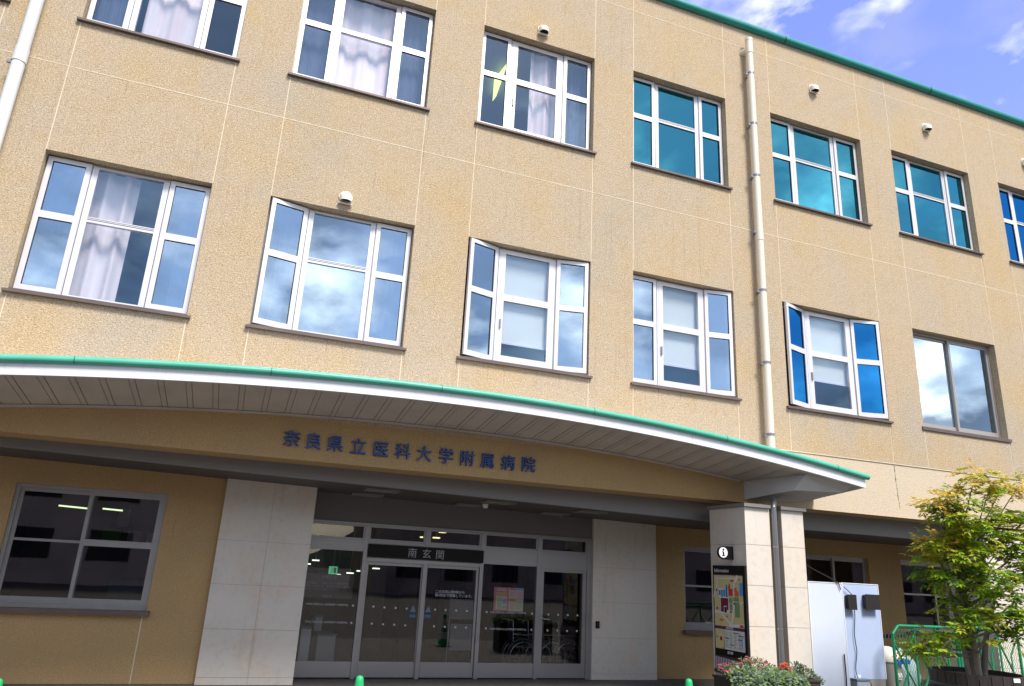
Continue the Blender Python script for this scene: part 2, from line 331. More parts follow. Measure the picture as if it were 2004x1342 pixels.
def window(a, b, z0, z1, gl, gc, gr, la=0, ra=0, sash=False, fr=(.265,.735)):
    y = REV; m = MB(); d = .07; s = .03
    m.box(a, a+s, y+.03, y+d+.03, z0+.02, z1); m.box(b-s, b, y+.03, y+d+.03, z0+.02, z1)
    m.box(a+s, b-s, y+.03, y+d+.03, z1-.035, z1); m.box(a+s, b-s, y+.03, y+d+.03, z0+.02, z0+.055)
    xm = [a+(b-a)*fr[0], a+(b-a)*fr[1]]; mw = .038
    for x in xm:
        m.box(x-mw, x+mw, y, y+d+.03, z0+.055, z1-.035)
        m.box(x-.004, x+.004, y-.002, y+.01, z0+.06, z1-.04, 1)
    ca, cb, c0, c1 = xm[0]+mw, xm[1]-mw, z0+.055, z1-.035
    if not sash:
        zr = c1 - (c1-c0)*.41
        m.box(ca, ca+.04, y+.006, y+d, c0, c1); m.box(cb-.04, cb, y+.006, y+d, c0, c1); m.box(ca+.04, cb-.04, y+.006, y+d, c0, c0+.03); m.box(ca+.04, cb-.04, y+.006, y+d, c1-.022, c1)
        m.box(ca+.04, cb-.04, y+.004, y+d, zr-.045, zr+.03); m.box(ca+.04, cb-.04, y+.001, y+.02, zr-.010, zr-.004, 1); m.box(ca+.04, cb-.04, y+.001, y+.02, zr+.012, zr+.016, 1)
    win = m.build('window', [ALU, GASK], B)
    if not sash:
        p = MB()
        for q0, q1 in ((c0+.03, zr-.045), (zr+.03, c1-.022)):
            p.poly([(ca+.04,y+.03,q0),(cb-.04,y+.03,q0),(cb-.04,y+.03,q1),(ca+.04,y+.03,q1)])
        p.build('pane', gc, win)
    else:
        k = MB(); t = .085; kb = .11; zr = c1 - .07 - (c1-c0-.18)*.44
        k.box(ca, ca+t, y-.004, y+.05, c0, c1); k.box(cb-t, cb, y-.004, y+.05, c0, c1); k.box(ca+t, cb-t, y-.004, y+.05, c0, c0+kb); k.box(ca+t, cb-t, y-.004, y+.05, c1-.07, c1); k.box(ca+t, cb-t, y-.002, y+.05, zr-.055, zr+.055)
        for q0, q1 in ((c0+kb, zr-.055), (zr+.055, c1-.07)):
            k.poly([(ca+t,y+.025,q0),(cb-t,y+.025,q0),(cb-t,y+.025,q1),(ca+t,y+.025,q1)], 1)
            k.box(ca+t, cb-t, y+.01, y+.018, q1-.006, q1, 2); k.box(ca+t, ca+t+.006, y+.01, y+.018, q0, q1-.006, 2)
        k.build('sash', [ALU, gc, GASK], win)
        hb = MB(); hb.box(ca+.03, ca+.055, y-.03, y-.004, c0+.55, c0+.70); hb.build('handle', CLAMP, win)
    casement(a+s-.012, xm[0]-mw*.35, z0+.045, z1-.025, y+.004-.02, xm[0]-mw*.35, la, gl, win)
    casement(xm[1]+mw*.35, b-s+.012, z0+.045, z1-.025, y+.004-.02, xm[1]+mw*.35, -ra, gr, win)
    sl = MB(); sl.hexa([(a-.05,-.055,z0-.042),(b+.05,-.055,z0-.042),(b+.05,-.004,z0-.042),(a-.05,-.004,z0-.042),(a-.05,-.055,z0-.008),(b+.05,-.055,z0-.008),(b+.05,-.004,z0+.004),(a-.05,-.004,z0+.004)])
    sl.box(a+.002, b-.002, -.004, REV+.1, z0-.0, z0+.022)
    sl.build('sill', SILL, win)
    return win
cc, tt, bb = G_CLR, G_TEAL, G_BLUE
ll = G_LOW
UP = [(ll,ll,ll,0,0,0)]*3 + [(ll,ll,ll,0,0,1),(tt,tt,tt,0,0,0),(tt,tt,tt,0,0,0),(tt,tt,tt,0,0,0),(bb,bb,bb,0,0,0),(bb,bb,bb,0,0,0)]
MID = [(cc,cc,cc,0,0,0),(cc,ll,cc,0,0,0),(cc,cc,cc,14,0,0),(cc,ll,cc,17,11,1),(cc,ll,cc,0,10,1),(bb,ll,bb,18,14,1)]
for i, (a, b) in enumerate(BAY):
    q = UP[i]; window(a, b, S3, H3, q[0], q[1], q[2], q[3], q[4], q[5])
    if i < 6: q = MID[i]; window(a, b, S2, H2, q[0], q[1], q[2], q[3], q[4], q[5])
# the two-sash sliding windows of bays 7 up (second floor, right end)
def slider(a, b, z0, z1, y, gl, gr, fm, rail=None, sill=True, par=None, mid=.5, proud=True):
    m = MB(); s = .05
    m.box(a, a+s, y, y+.1, z0, z1); m.box(b-s, b, y, y+.1, z0, z1); m.box(a+s, b-s, y, y+.1, z1-s, z1); m.box(a+s, b-s, y, y+.1, z0, z0+s)
    win = m.build('window', [fm], par or B); xm = a+(b-a)*mid
    for k, (p, q, gg) in enumerate(((a+s, xm+.03, gl), (xm-.03, b-s, gr))):
        c = MB(); yy = y+.05-k*.04; t = .05
        c.box(p, p+t, yy, yy+.035, z0+s, z1-s); c.box(q-t, q, yy, yy+.035, z0+s, z1-s); c.box(p+t, q-t, yy, yy+.035, z0+s, z0+s+.085); c.box(p+t, q-t, yy, yy+.035, z1-s-t, z1-s)
        segs = [(z0+s+.085, z1-s-t)]
        if rail:
            zr = z0+(z1-z0)*rail; h = .045 if k else .018; c.box(p+t, q-t, yy+.002, yy+.033, zr-h, zr+h); segs = [(z0+s+.085, zr-h), (zr+h, z1-s-t)]
        for s0, s1 in segs: c.poly([(p+t,yy+.018,s0),(q-t,yy+.018,s0),(q-t,yy+.018,s1),(p+t,yy+.018,s1)], 1)
        c.build('sash', [fm, gg], win)
    if sill:
        sl = MB(); sl.box(a-.05, b+.05, y-.17, y+.02, z0-.065, z0-.002); sl.build('sill', SILL, win)
    return win
for i in (6, 7, 8):
    a, b = BAY[i]; slider(a, b, S2, H2, REV, G_SKY, G_CLR, ALUB)

# curtains and blinds hanging inside (things of their own)
def curtain(x0, x1, z0, z1, y, mt, label, wl_=.20, amp=.060, grp=None, name='curtain', cat='curtain'):
    m = MB(); n = max(12, int((x1-x0)/wl_*10)); ph = random.random()*6; rows = 5
    def yy(i, r): x = x0+(x1-x0)*i/n; return y + amp*(.75+.25*math.sin(x*3.1+ph*2))*(math.sin(2*math.pi*(x-x0)/(wl_*1.55) + ph + 1.6*math.sin(x*2.7+ph)) + .22*math.sin(2*math.pi*(x-x0)/(wl_*.62) + 2*ph) + .5*math.sin(x*2.1+ph))
    for r in range(rows):
        for i in range(n):
            za, zb = z0+(z1-z0)*r/rows, z0+(z1-z0)*(r+1)/rows; xa, xb = x0+(x1-x0)*i/n, x0+(x1-x0)*(i+1)/n
            m.poly([(xa,yy(i,r),za),(xb,yy(i+1,r),za),(xb,yy(i+1,r+1),zb),(xa,yy(i,r+1),zb)], 0, True)
    o = m.build(name, mt, origin=((x0+x1)/2, y, z0))
    bm = bmesh.new(); bm.from_mesh(o.data); bmesh.ops.remove_doubles(bm, verts=bm.verts, dist=.0005); bmesh.ops.recalc_face_normals(bm, faces=bm.faces); bm.to_mesh(o.data); bm.free()
    return tag(o, label, cat, grp)
def cur(i, f0, f1, lv, mt, label, **k):
    a, b = BAY[i]; z0, z1 = (S2-.1, H2+.02) if lv == 2 else (S3-.1, H3+.02)
    return curtain(a+(b-a)*f0, a+(b-a)*f1, z0, z1, .22+REV, mt, label, **k)
CG = 'curtains behind the upstairs windows'
cur(1, .33, .75, 3, CURT, 'pinkish white curtain across the middle of the top left third floor window', grp=CG)
cur(2, .26, .76, 3, CURT, 'pinkish white curtain filling the middle of the third floor window second from left', grp=CG)
cur(3, .47, .76, 3, CURT, 'white curtain half drawn beside a lit lamp in a third floor window', grp=CG)
cur(1, .26, .54, 2, CURT, 'pink striped curtain hanging left of centre in the second floor left window', grp=CG)
SG = 'thin blue grey curtains behind the side panes'
cur(1, -.02, .22, 3, SHEER, 'thin dark curtain behind the left side pane of the top left window', grp=SG, wl_=.09, amp=.02)
cur(2, -.02, .24, 3, SHEER, 'thin dark curtain left of the full pinkish curtain, third floor', grp=SG, wl_=.09, amp=.02)
cur(2, .78, 1.02, 3, SHEER, 'thin dark curtain right of the full pinkish curtain, third floor', grp=SG, wl_=.09, amp=.02)
cur(3, .78, 1.02, 3, SHEER, 'thin dark curtain right of the half drawn white curtain, third floor', grp=SG, wl_=.09, amp=.02)
cur(1, -.02, .23, 2, SHEER, 'thin striped curtain behind the left pane of the second floor left window', grp=SG, wl_=.09, amp=.02)
cur(1, .84, .97, 2, SHEER, 'narrow thin curtain behind the right pane of the second floor left window', grp=SG, wl_=.09, amp=.02)
cur(2, .10, .19, 2, SHEER, 'narrow thin curtain behind the open left casement below the round vent', grp=SG, wl_=.09, amp=.02)
cur(2, .86, .98, 2, SHEER, 'narrow thin curtain behind the right pane below the round vent', grp=SG, wl_=.09, amp=.02)
def blind(i, zb, label):
    a, b = BAY[i]; m = MB(); x0, x1 = a+(b-a)*.27, a+(b-a)*.73; y = REV+.10
    m.box(x0, x1, y, y+.004, zb, H2-.04); m.box(x0, x1, y-.008, y+.012, zb-.03, zb, 1)
    return tag(m.build('roller_blind', [BLIND, WHITE], origin=((x0+x1)/2, y, zb)), label, 'blind', 'pale green roller blinds')
blind(3, S2+.42, 'pale green roller blind stopping above a white lamp seen in the window')
blind(4, S2+.50, 'pale green roller blind in the second floor window left of the tall drainpipe')
blind(5, S2+.66, 'pale green roller blind in the window right of the tall drainpipe')
# lamps on the room ceilings
def lampbox(pts, mt, par=B, nm='ceiling_light', th=.05):
    m = MB(); p = [Vector(q) for q in pts]; m.hexa(p + [q+Vector((0,0,th)) for q in p]); return m.build(nm, mt, par)
def atZ(u, v, Z): d = ray(u, v); return CAM + d*((Z-CAM.z)/d.z)
lampbox([atZ(1013,686,6.92),atZ(1044,690,6.92),atZ(1058,680,6.92),atZ(1028,677,6.92)], LAMP_W)
lampbox([atZ(898,668,6.92),atZ(915,671,6.92),atZ(927,661,6.92),atZ(898,657,6.92)], LAMP_G)
lampbox([atZ(964,198,10.95),atZ(971,188,10.95),atZ(993,126,10.95),atZ(967,160,10.95)], LAMP_G)

# ---------------------------------------------------------------- vents on the wall
def vent(x, z):
    m = MB(); r = .088
    m.lathe((x, -.018, z), [(r+.012,0),(r+.012,.018)], 20, 0, 'Y')
    # dome hood: half ellipsoid top over a short skirt, open below
    nu, nv = 12, 8; g = []
    for i in range(nv+1):
        t = math.pi/2*i/nv; row = []
        for k in range(nu+1):
            a = math.pi*k/nu; row.append(Vector((x + r*math.cos(a)*(.25+.75*math.cos(t)) if i == nv else x + r*math.cos(a)*math.cos(t*.0+0) , 0, 0)))
        g.append(row)
    # profile swept: rows go down the hood from the crown to the skirt
    rows = [(0,.0),(.055,.045),(.095,.075),(.12,.105),(.128,.15),(.128,.20)]
    top = z + .10; prev = None
    for dep, dz in rows:
        ring = [Vector((x - r*math.cos(math.pi*k/nu)*min(1, .35+dz*9), -.018 - dep*math.sin(math.pi*k/nu)**.7, top - dz*.95)) for k in range(nu+1)]
        if prev:
            for k in range(nu): m.poly([prev[k], prev[k+1], ring[k+1], ring[k]], 0, True)
        prev = ring
    m.poly([(p.x, p.y, p.z+.035) for p in prev], 1)
    m.box(x-.105, x+.105, -.05, -.0185, top-.215, top-.203)
    return m.build('vent_hood', [VENT, DARK], B)
for x, z in ((3.94,11.17),(.87,7.03),(10.11,11.82),(13.27,11.77),(16.40,11.70)): vent(x, z)

# ---------------------------------------------------------------- downpipes
def downpipe(x, z0, z1, r, mt, clamps, elbow=False, couplers=()):
    m = MB(); y = -.15
    m.tube([(x,y,z0),(x,y,z1)], r, 16)
    for z in couplers: m.tube([(x,y,z-.11),(x,y,z+.11)], r*1.09, 16)
    if elbow:
        m.tube([(x,y,z1-.36),(x,y,z1-.02)], r*1.12, 16); m.tube([(x,y,z1-.06),(x,y,z1-.01)], r*1.2, 16)
        m.tube([(x-.0,y,z1-.26),(x-.06,.02,z1-.26)], r*1.05, 14)
    p = m.build('downpipe', mt, B)
    for z in clamps:
        c = MB(); c.tube([(x,y,z-.022),(x,y,z+.022)], r*1.07, 16); c.box(x-r-.055, x-r+.01, y-.012, y+.02, z-.05, z-.012); c.box(x-.012, x+.012, y+.06, 0, z-.02, z+.02)
        c.build('pipe_clamp', CLAMP, p)
downpipe(8.40, 3.72, 12.40, .066, PIPE, (11.55,10.38,9.23,8.06,6.87,5.50,4.22), True, (7.98,))
downpipe(-3.59, 3.6, 12.40, .080, PIPEW, (10.4,7.93,6.0), True, (8.02,))

# ---------------------------------------------------------------- canopy
YF = -1.15; ARC = 43.0; XC = 2.7; CX0, CX1 = -4.02, 9.38
drop = lambda x: ARC - math.sqrt(ARC*ARC - (x-XC)**2)
zfb = lambda x: 3.825 - drop(x)*.97          # fascia bottom
zft = lambda x: zfb(x) + .15
zso = lambda x, y: zfb(x) + .012 - .13*(y-YF)/1.15
n = 60; X = [CX0 + (CX1-CX0)*i/n for i in range(n+1)]
rf = MB()
for i in range(n):
    a, b = X[i], X[i+1]
    rf.poly([(a,YF,zft(a)+.02),(b,YF,zft(b)+.02),(b,.02,zft(b)+.03),(a,.02,zft(a)+.03)])
CAN = rf.build('canopy', [BRK], B)
fs = MB()
for i in range(n):
    a, b = X[i], X[i+1]
    fs.hexa([(a,YF,zfb(a)),(b,YF,zfb(b)),(b,YF+.05,zfb(b)),(a,YF+.05,zfb(a)),(a,YF,zft(a)),(b,YF,zft(b)),(b,YF+.05,zft(b)),(a,YF+.05,zft(a))])
for x in (CX0+.012, CX1-.012): fs.hexa([(x-.012,YF+.05,zfb(x)),(x+.012,YF+.05,zfb(x)),(x+.012,0,zfb(x)-.10),(x-.012,0,zfb(x)-.10),(x-.012,YF+.05,zft(x)),(x+.012,YF+.05,zft(x)),(x+.012,0,zft(x)),(x-.012,0,zft(x))])
for x in (-2.9, 4.55, 6.15): fs.box(x-.004, x+.004, YF-.002, YF, zfb(x)+.002, zft(x)-.004, 1)
fs.build('fascia', [WHITE, SEAL], CAN)
gt = MB(); gy = YF-.018; gz = lambda x: zft(x)+.028
gt.tube([(x,gy,gz(x)) for x in X] + [(CX1+.05,gy,gz(CX1)-.004)], .045, 14)
for x in (-1.91-2.1,-1.91,.17,2.30,4.52,6.73,8.80):
    gt.tube([(x-.005,gy,gz(x-.005)),(x+.005,gy,gz(x+.005))], .047, 14, 1)
gt.build('gutter', [GREEN, mat('gutter_joint', (.02,.12,.09), .5)], CAN)
so = MB(); pw = .30; x = CX0+.03
while x < CX1-.05:
    x2 = min(x+pw, CX1-.03); g0, g1 = x2-.075, x2
    def q(a, b, dz, mi=0): so.poly([(a,YF+.05,zso(a,YF)+dz),(b,YF+.05,zso(b,YF)+dz),(b,.0,zso(b,0)+dz),(a,.0,zso(a,0)+dz)], mi)
    q(x, g0, 0); q(g0, g0+.009, .003, 1); q(g0+.009, g1-.009, -.002); q(g1-.009, g1, .003, 1)
    x = x2
so.build('soffit', [SOFF, SOFFD], CAN)
# end beam (grey cantilever) at the right end, mirrored at the left
def endbeam(P):
    m = MB(); m.hexa(P); m.build('end_beam', BRK, CAN)
endbeam([(7.92,0,3.10),(8.95,0,3.13),(9.20,-.86,3.25),(8.20,-.86,3.21),(7.92,0,zso(7.92,0)),(8.98,0,zso(8.98,0)),(9.24,-1.0,zso(9.2,-1.0)),(8.34,-1.0,zso(8.34,-1.0))])
endbeam([(-3.6,0,3.13),(-2.9,0,3.13),(-3.0,-.86,3.21),(-3.8,-.86,3.25),(-3.6,0,zso(-3.6,0)),(-2.9,0,zso(-2.9,0)),(-3.05,-1.0,zso(-3.05,-1)),(-3.85,-1.0,zso(-3.85,-1))])
# cover strip at the head of the letter beam
cv = MB()
for i in range(n):
    a, b = X[i], X[i+1]
    if b > 7.9: break
    cv.hexa([(a,-.05,zso(a,0)-.022),(b,-.05,zso(b,0)-.022),(b,-.002,zso(b,0)-.03),(a,-.002,zso(a,0)-.03),(a,-.05,zso(a,0)-.002),(b,-.05,zso(b,0)-.002),(b,-.002,zso(b,0)-.003),(a,-.002,zso(a,0)-.003)])
cv.build('cover_strip', SOFF, CAN)

# ---------------------------------------------------------------- porch: trim, ceiling, lights
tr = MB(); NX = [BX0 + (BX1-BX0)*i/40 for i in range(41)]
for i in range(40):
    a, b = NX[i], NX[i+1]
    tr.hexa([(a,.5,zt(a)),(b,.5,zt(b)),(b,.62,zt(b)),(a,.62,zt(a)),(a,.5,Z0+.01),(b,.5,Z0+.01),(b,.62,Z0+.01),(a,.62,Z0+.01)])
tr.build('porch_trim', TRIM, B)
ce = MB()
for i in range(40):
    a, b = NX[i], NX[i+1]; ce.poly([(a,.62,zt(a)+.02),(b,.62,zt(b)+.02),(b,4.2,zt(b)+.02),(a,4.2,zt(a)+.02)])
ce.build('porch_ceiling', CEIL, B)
for x, y in ((2.08,1.15),(3.98,1.1),(5.62,1.1),(2.02,2.15),(3.80,2.15),(5.40,2.15)):
    z = zt(x)+.02; m = MB(); hx, hy = .26, .15
    m.box(x-hx, x+hx, y-hy, y-hy+.03, z-.03, z-.002); m.box(x-hx, x+hx, y+hy-.03, y+hy, z-.03, z-.002); m.box(x-hx, x-hx+.03, y-hy+.03, y+hy-.03, z-.03, z-.002); m.box(x+hx-.03, x+hx, y-hy+.03, y+hy-.03, z-.03, z-.002)
    l = m.build('porch_light', TRIM, B); d = MB(); d.box(x-hx+.03, x+hx-.03, y-hy+.03, y+hy-.03, z-.014, z-.004); d.build('diffuser', DIFF, l)
m = MB(); m.lathe((3.97,1.75,zt(3.97)-.03), [(.0,-.02),(.03,-.015),(.045,.0),(.05,.03),(.05,.05)], 16); m.build('smoke_detector', VENT, B)

# ---------------------------------------------------------------- ground floor walls
YT = 2.0; YR = 2.6
def wall_with(x0, x1, z0, z1, y, opens, mt, name):
    m = MB(); ex = sorted({x0, x1, *[e for o in opens for e in o[:2]]}); ez = sorted({z0, z1, *[e for o in opens for e in o[2:]]})
    for i in range(len(ex)-1):
        for j in range(len(ez)-1):
            xm, zm = (ex[i]+ex[i+1])/2, (ez[j]+ez[j+1])/2
            if any(o[0] < xm < o[1] and o[2] < zm < o[3] for o in opens): continue
            m.poly([(ex[i],y,ez[j]),(ex[i+1],y,ez[j]),(ex[i+1],y,ez[j+1]),(ex[i],y,ez[j+1])])
    for a, b, c, d in opens:
        m.poly([(a,y,c),(a,y+.2,c),(a,y+.2,d),(a,y,d)]); m.poly([(b,y,c),(b,y,d),(b,y+.2,d),(b,y+.2,c)]); m.poly([(a,y,d),(a,y+.2,d),(b,y+.2,d),(b,y,d)]); m.poly([(a,y,c),(b,y,c),(b,y+.2,c),(a,y+.2,c)])
    return m.build(name, mt, B)
LW = (-2.93, -.96, .96, 2.61)
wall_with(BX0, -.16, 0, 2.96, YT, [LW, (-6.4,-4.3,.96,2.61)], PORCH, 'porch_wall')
RW = [(8.42,10.5,.86,2.42), (11.32,13.12,.9,2.43), (14.05,16.1,.95,2.45), (17.6,19.6,.95,2.45)]
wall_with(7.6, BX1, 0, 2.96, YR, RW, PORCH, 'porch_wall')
jn = MB(); jn.box(-1.005,-.99,YT-.003,YT+.01,.0,.89); jn.build('wall_joint', SEAL, B)
ALUD = mat('dull_aluminium', (.33,.32,.31), .45, .35, var=[(3, (.27,.26,.255), .45, .7, .6, ONE)])  # darker, duller aluminium for the ground floor frames
slider(*LW, YT+.05, G_DOOR, G_DOOR, ALUD, rail=.54, mid=.49)
slider(-6.4,-4.3,.96,2.61, YT+.05, G_DOOR, G_DOOR, ALUD, rail=.54)
for o in RW: slider(*o, YR+.06, G_DOOR, G_DOOR, ALUB if o[0] > 11 else ALUD, rail=.52)
# louvre grille low on the right porch wall
m = MB(); gx, gz_ = 12.5, .95
m.box(gx, gx+1.6, YR-.012, YR-.003, .80, .90)
for k in range(16): m.box(gx+.03+k*.098, gx+.09+k*.098, YR-.016, YR-.012, .81, .89, 1)
m.build('floor_vent', [ALUB, DARK], B)
def stone_wall(x0, x1, y0, y1, z1, joints, vj):
    m = MB(); zsj = [0.0]+joints+[z1]; g = .004
    m.box(x0+.01, x1-.01, y0+.008, y1, 0, z1, 1)
    for j in range(len(zsj)-1):
        xe = [x0]+vj+[x1]
        for k in range(len(xe)-1): m.box(xe[k]+(g/2 if k else 0), xe[k+1]-(g/2 if k < len(xe)-2 else 0), y0, y0+.08, zsj[j]+g/2, zsj[j+1]-g/2)
        m.box(x0, x0+.04, y0+.0801, y1, zsj[j]+g/2, zsj[j+1]-g/2); m.box(x1-.04, x1, y0+.0801, y1, zsj[j]+g/2, zsj[j+1]-g/2)
    return m.build('stone_pier', [STONE, GROUT], B)
stone_wall(-.16, 1.19, 1.9, 2.62, 2.95, [.10,.75,1.37,2.0], [.55])
stone_wall(6.37, 7.71, 2.45, 2.72, 2.90, [.10,.70,1.31,1.92], [])
m = MB(); kx, kz = 6.47, .92; m.box(kx-.035, kx+.035, 2.42, 2.449, kz-.06, kz+.06); m.box(kx-.02, kx+.02, 2.415, 2.42, kz-.035, kz+.035, 1); m.build('intercom', [BLK, GASK], B, bevel=.004)

# ---------------------------------------------------------------- entrance screen and doors
YD = 2.5; PX = [1.10, 2.155, 3.20, 4.215, 5.30, 6.30]
fm = MB(); pwd = .034
ztop = 2.95
fm.box(1.0, 6.40, YD+.01, YD+.08, 2.42, ztop, 1)                       # panel to the ceiling
fm.box(1.0, 6.38, YD-.01, YD+.09, 2.385, 2.42); fm.box(1.0, 6.38, YD-.012, YD+.088, 2.095, 2.14)
for x in PX: fm.box(x-pwd, x+pwd, YD-.014, YD+.086, 0, 2.385)
for k in range(5):                                                  # transom sub-frames
    a, b = PX[k]+pwd, PX[k+1]-pwd; t = .03
    fm.box(a, a+t, YD, YD+.06, 2.14, 2.385); fm.box(b-t, b, YD, YD+.06, 2.14, 2.385); fm.box(a+t, b-t, YD, YD+.06, 2.14, 2.14+t); fm.box(a+t, b-t, YD, YD+.06, 2.385-t, 2.385)
fm.box(6.30+pwd, 6.42, YD-.02, YD+.09, 0, 2.42)
fm.box(PX[1]+pwd, PX[3]-pwd, YD-.012, YD+.08, 1.80, 1.865)           # sliding door header
fm.box(PX[0], PX[1]-pwd, YD-.008, YD+.07, 1.955, 2.095); fm.box(PX[3]+pwd, PX[4]-pwd, YD-.008, YD+.07, 1.865, 2.095); fm.box(PX[4]+pwd, PX[5]-pwd, YD-.008, YD+.07, 1.84, 2.095)
fm.box(PX[1]+pwd, PX[3]-pwd, YD-.005, YD+.07, 1.865, 2.095)
for a, b in ((0,1),(3,4)): fm.box(PX[a]+pwd, PX[b]-pwd, YD, YD+.07, .02, .255)
ES = fm.build('entrance_screen', [DSTEEL, mat('bulkhead_panel', (.15,.14,.135), .55)], B, bevel=.003)
pn = MB()
for k in range(5): pn.poly([(PX[k]+pwd+.03,YD+.03,2.17),(PX[k+1]-pwd-.03,YD+.03,2.17),(PX[k+1]-pwd-.03,YD+.03,2.355),(PX[k]+pwd+.03,YD+.03,2.355)])
pn.build('transom_pane', G_DOOR, ES)
for a, b, zz in ((0,1,1.955),(3,4,1.865)):
    pn = MB(); pn.poly([(PX[a]+pwd,YD+.03,.255),(PX[b]-pwd,YD+.03,.255),(PX[b]-pwd,YD+.03,zz),(PX[a]+pwd,YD+.03,zz)]); pn.build('side_pane', G_DOOR, ES)
def dots(par, us, rows=((735,845))):
    pass
def zoomx(x, y): return 560 + x/3.232, 960 + y/3.232
def dot_mesh(par, pts, y):
    m = MB()
    for zx, zy in pts:
        p = atY(*zoomx(zx, zy), y); m.lathe((p.x, y-.003, p.z), [(.017,0),(.017,.002)], 14, 0, 'Y')
    m.build('dot_marker', DOT, par)
def door(a, b, z1, y, handle=None, sw=.045):
    m = MB(); m.box(a, a+sw, y, y+.045, .02, z1); m.box(b-sw, b, y, y+.045, .02, z1); m.box(a+sw, b-sw, y, y+.045, .02, .255); m.box(a+sw, b-sw, y, y+.045, z1-.05, z1)
    d = m.build('door', DSTEEL, B, bevel=.003)
    p = MB(); p.poly([(a+sw,y+.02,.255),(b-sw,y+.02,.255),(b-sw,y+.02,z1-.05),(a+sw,y+.02,z1-.05)]); p.build('door_glass', G_DOOR, d)
    if handle:
        h = MB(); hx, hz = handle; h.lathe((hx,y-.012,hz), [(.028,0),(.028,.012)], 14, 0, 'Y'); h.tube([(hx,y-.012,hz),(hx,y-.055,hz),(hx+.02,y-.06,hz),(hx+.14,y-.06,hz-.006)], .011, 8); h.lathe((hx,y-.01,hz+.10), [(.02,0),(.02,.01)], 12, 0, 'Y'); h.build('handle', STEEL, d)
    return d
D2 = door(PX[1]+pwd+.004, PX[2]-.008, 1.80, YD+.02); D3 = door(PX[2]+.008, PX[3]-pwd-.004, 1.80, YD+.02)
D5 = door(PX[4]+pwd+.004, PX[5]-pwd-.004, 1.838, YD, (PX[4]+.09, .99), .075)
yd = YD+.028
dot_mesh(ES, [(423,727),(412,836),(1268,767),(1263,871),(1555,777),(1551,880)], YD+.026)
dot_mesh(D2, [(552,733),(622,738),(692,742),(762,746),(542,841),(613,845),(683,848),(753,852)], YD+.036)
dot_mesh(D3, [(942,752),(1008,755),(1075,758),(1142,761),(935,858),(1003,861),(1070,864),(1137,866)], YD+.036)
dot_mesh(D5, [(1658,783),(1720,785),(1781,787),(1842,789),(1653,884),(1715,885),(1776,887),(1838,888)], YD+.016)
for zx, zy in ((260,720),(255,832),(1405,772),(1405,877)):
    p = atY(*zoomx(zx, zy), YD+.026); text('NARA MEDICAL UNIVERSITY HOSPITAL', .042, DOT, 'glass_lettering', ES, (p.x, YD+.026, p.z), ext=.001, sx=.92)
text('この玄関は朝9時から\n朝7時まで閉鎖しています。', .056, DOT, 'glass_lettering', D3, (atY(*zoomx(942,650),YD+.036).x, YD+.036, atY(*zoomx(942,650),YD+.036).z), ext=.001, align='LEFT', space=1.05)
BLUS = mat('blue_sticker', (.13,.20,.33), .5); CYAN = mat('cyan_sticker', (.04,.16,.28), .5)
for par, zx, zy in ((D2,803,748),(D3,899,750)):
    p = atY(*zoomx(zx, zy), YD+.036); m = MB(); y = YD+.034
    m.add([(p.x-.05,y,p.z-.045),(p.x+.05,y,p.z-.045),(p.x,y,p.z+.06),(p.x-.05,y+.002,p.z-.045),(p.x+.05,y+.002,p.z-.045),(p.x,y+.002,p.z+.06)], [(0,1,2),(3,5,4),(0,3,4,1),(1,4,5,2),(2,5,3,0)])
    m.box(p.x-.058, p.x+.052, y, y+.002, p.z-.135, p.z-.09, 1); m.build('warning_sticker', [BLUS, CYAN], par)

# lobby behind the glass, and the room behind the left window
lb = MB()
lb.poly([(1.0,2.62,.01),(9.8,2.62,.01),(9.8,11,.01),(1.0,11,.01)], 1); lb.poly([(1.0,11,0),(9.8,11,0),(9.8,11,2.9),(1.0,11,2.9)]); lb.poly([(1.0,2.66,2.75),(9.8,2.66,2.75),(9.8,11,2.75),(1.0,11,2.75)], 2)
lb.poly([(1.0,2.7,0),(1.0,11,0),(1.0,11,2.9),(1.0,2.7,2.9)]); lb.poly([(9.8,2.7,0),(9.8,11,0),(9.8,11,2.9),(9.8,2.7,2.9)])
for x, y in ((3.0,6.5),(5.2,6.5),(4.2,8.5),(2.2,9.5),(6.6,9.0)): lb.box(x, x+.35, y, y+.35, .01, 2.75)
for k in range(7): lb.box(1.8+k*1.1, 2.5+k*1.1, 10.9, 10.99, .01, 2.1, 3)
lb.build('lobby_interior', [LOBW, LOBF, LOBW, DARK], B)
LAMP_L = mat('lamp_lobby', (.85,.95,.80), .5, emit=1.1); LAMP_Y = mat('lamp_yellow', (.95,.85,.35), .5, emit=1.0)
for u, v, Y, mm_ in ((618,1096,5.5,LAMP_L),(601,1103,6.0,LAMP_L),(648,1126,7.5,LAMP_L),(660,1124,7.5,LAMP_L),(685,1121,7,LAMP_L),(705,1117,6.5,LAMP_L),(736,1112,6,LAMP_L),(854,1052,4.6,LAMP_Y),(866,1041,4.0,LAMP_Y),(829,1051,5.2,LAMP_Y)):
    p = atY(u, v, Y); q = ((Y+10.2)/1428)*6; m = MB(); m.box(p.x-q, p.x+q, Y-.06, Y+.06, p.z-.015, p.z+.01); l = m.build('hanging_light', mm_, B); m = MB(); m.tube([(p.x,Y,p.z+.02),(p.x,Y,2.75)], .006, 5); m.build('light_rod', DSTEEL, l)
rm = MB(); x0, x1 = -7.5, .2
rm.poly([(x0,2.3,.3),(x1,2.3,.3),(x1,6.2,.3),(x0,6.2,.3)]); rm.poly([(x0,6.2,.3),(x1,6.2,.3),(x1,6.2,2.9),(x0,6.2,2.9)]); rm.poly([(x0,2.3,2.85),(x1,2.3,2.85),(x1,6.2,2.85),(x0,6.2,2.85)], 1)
for x in (x0, x1, -3.6): rm.poly([(x,2.3,.3),(x,6.2,.3),(x,6.2,2.9),(x,2.3,2.9)])
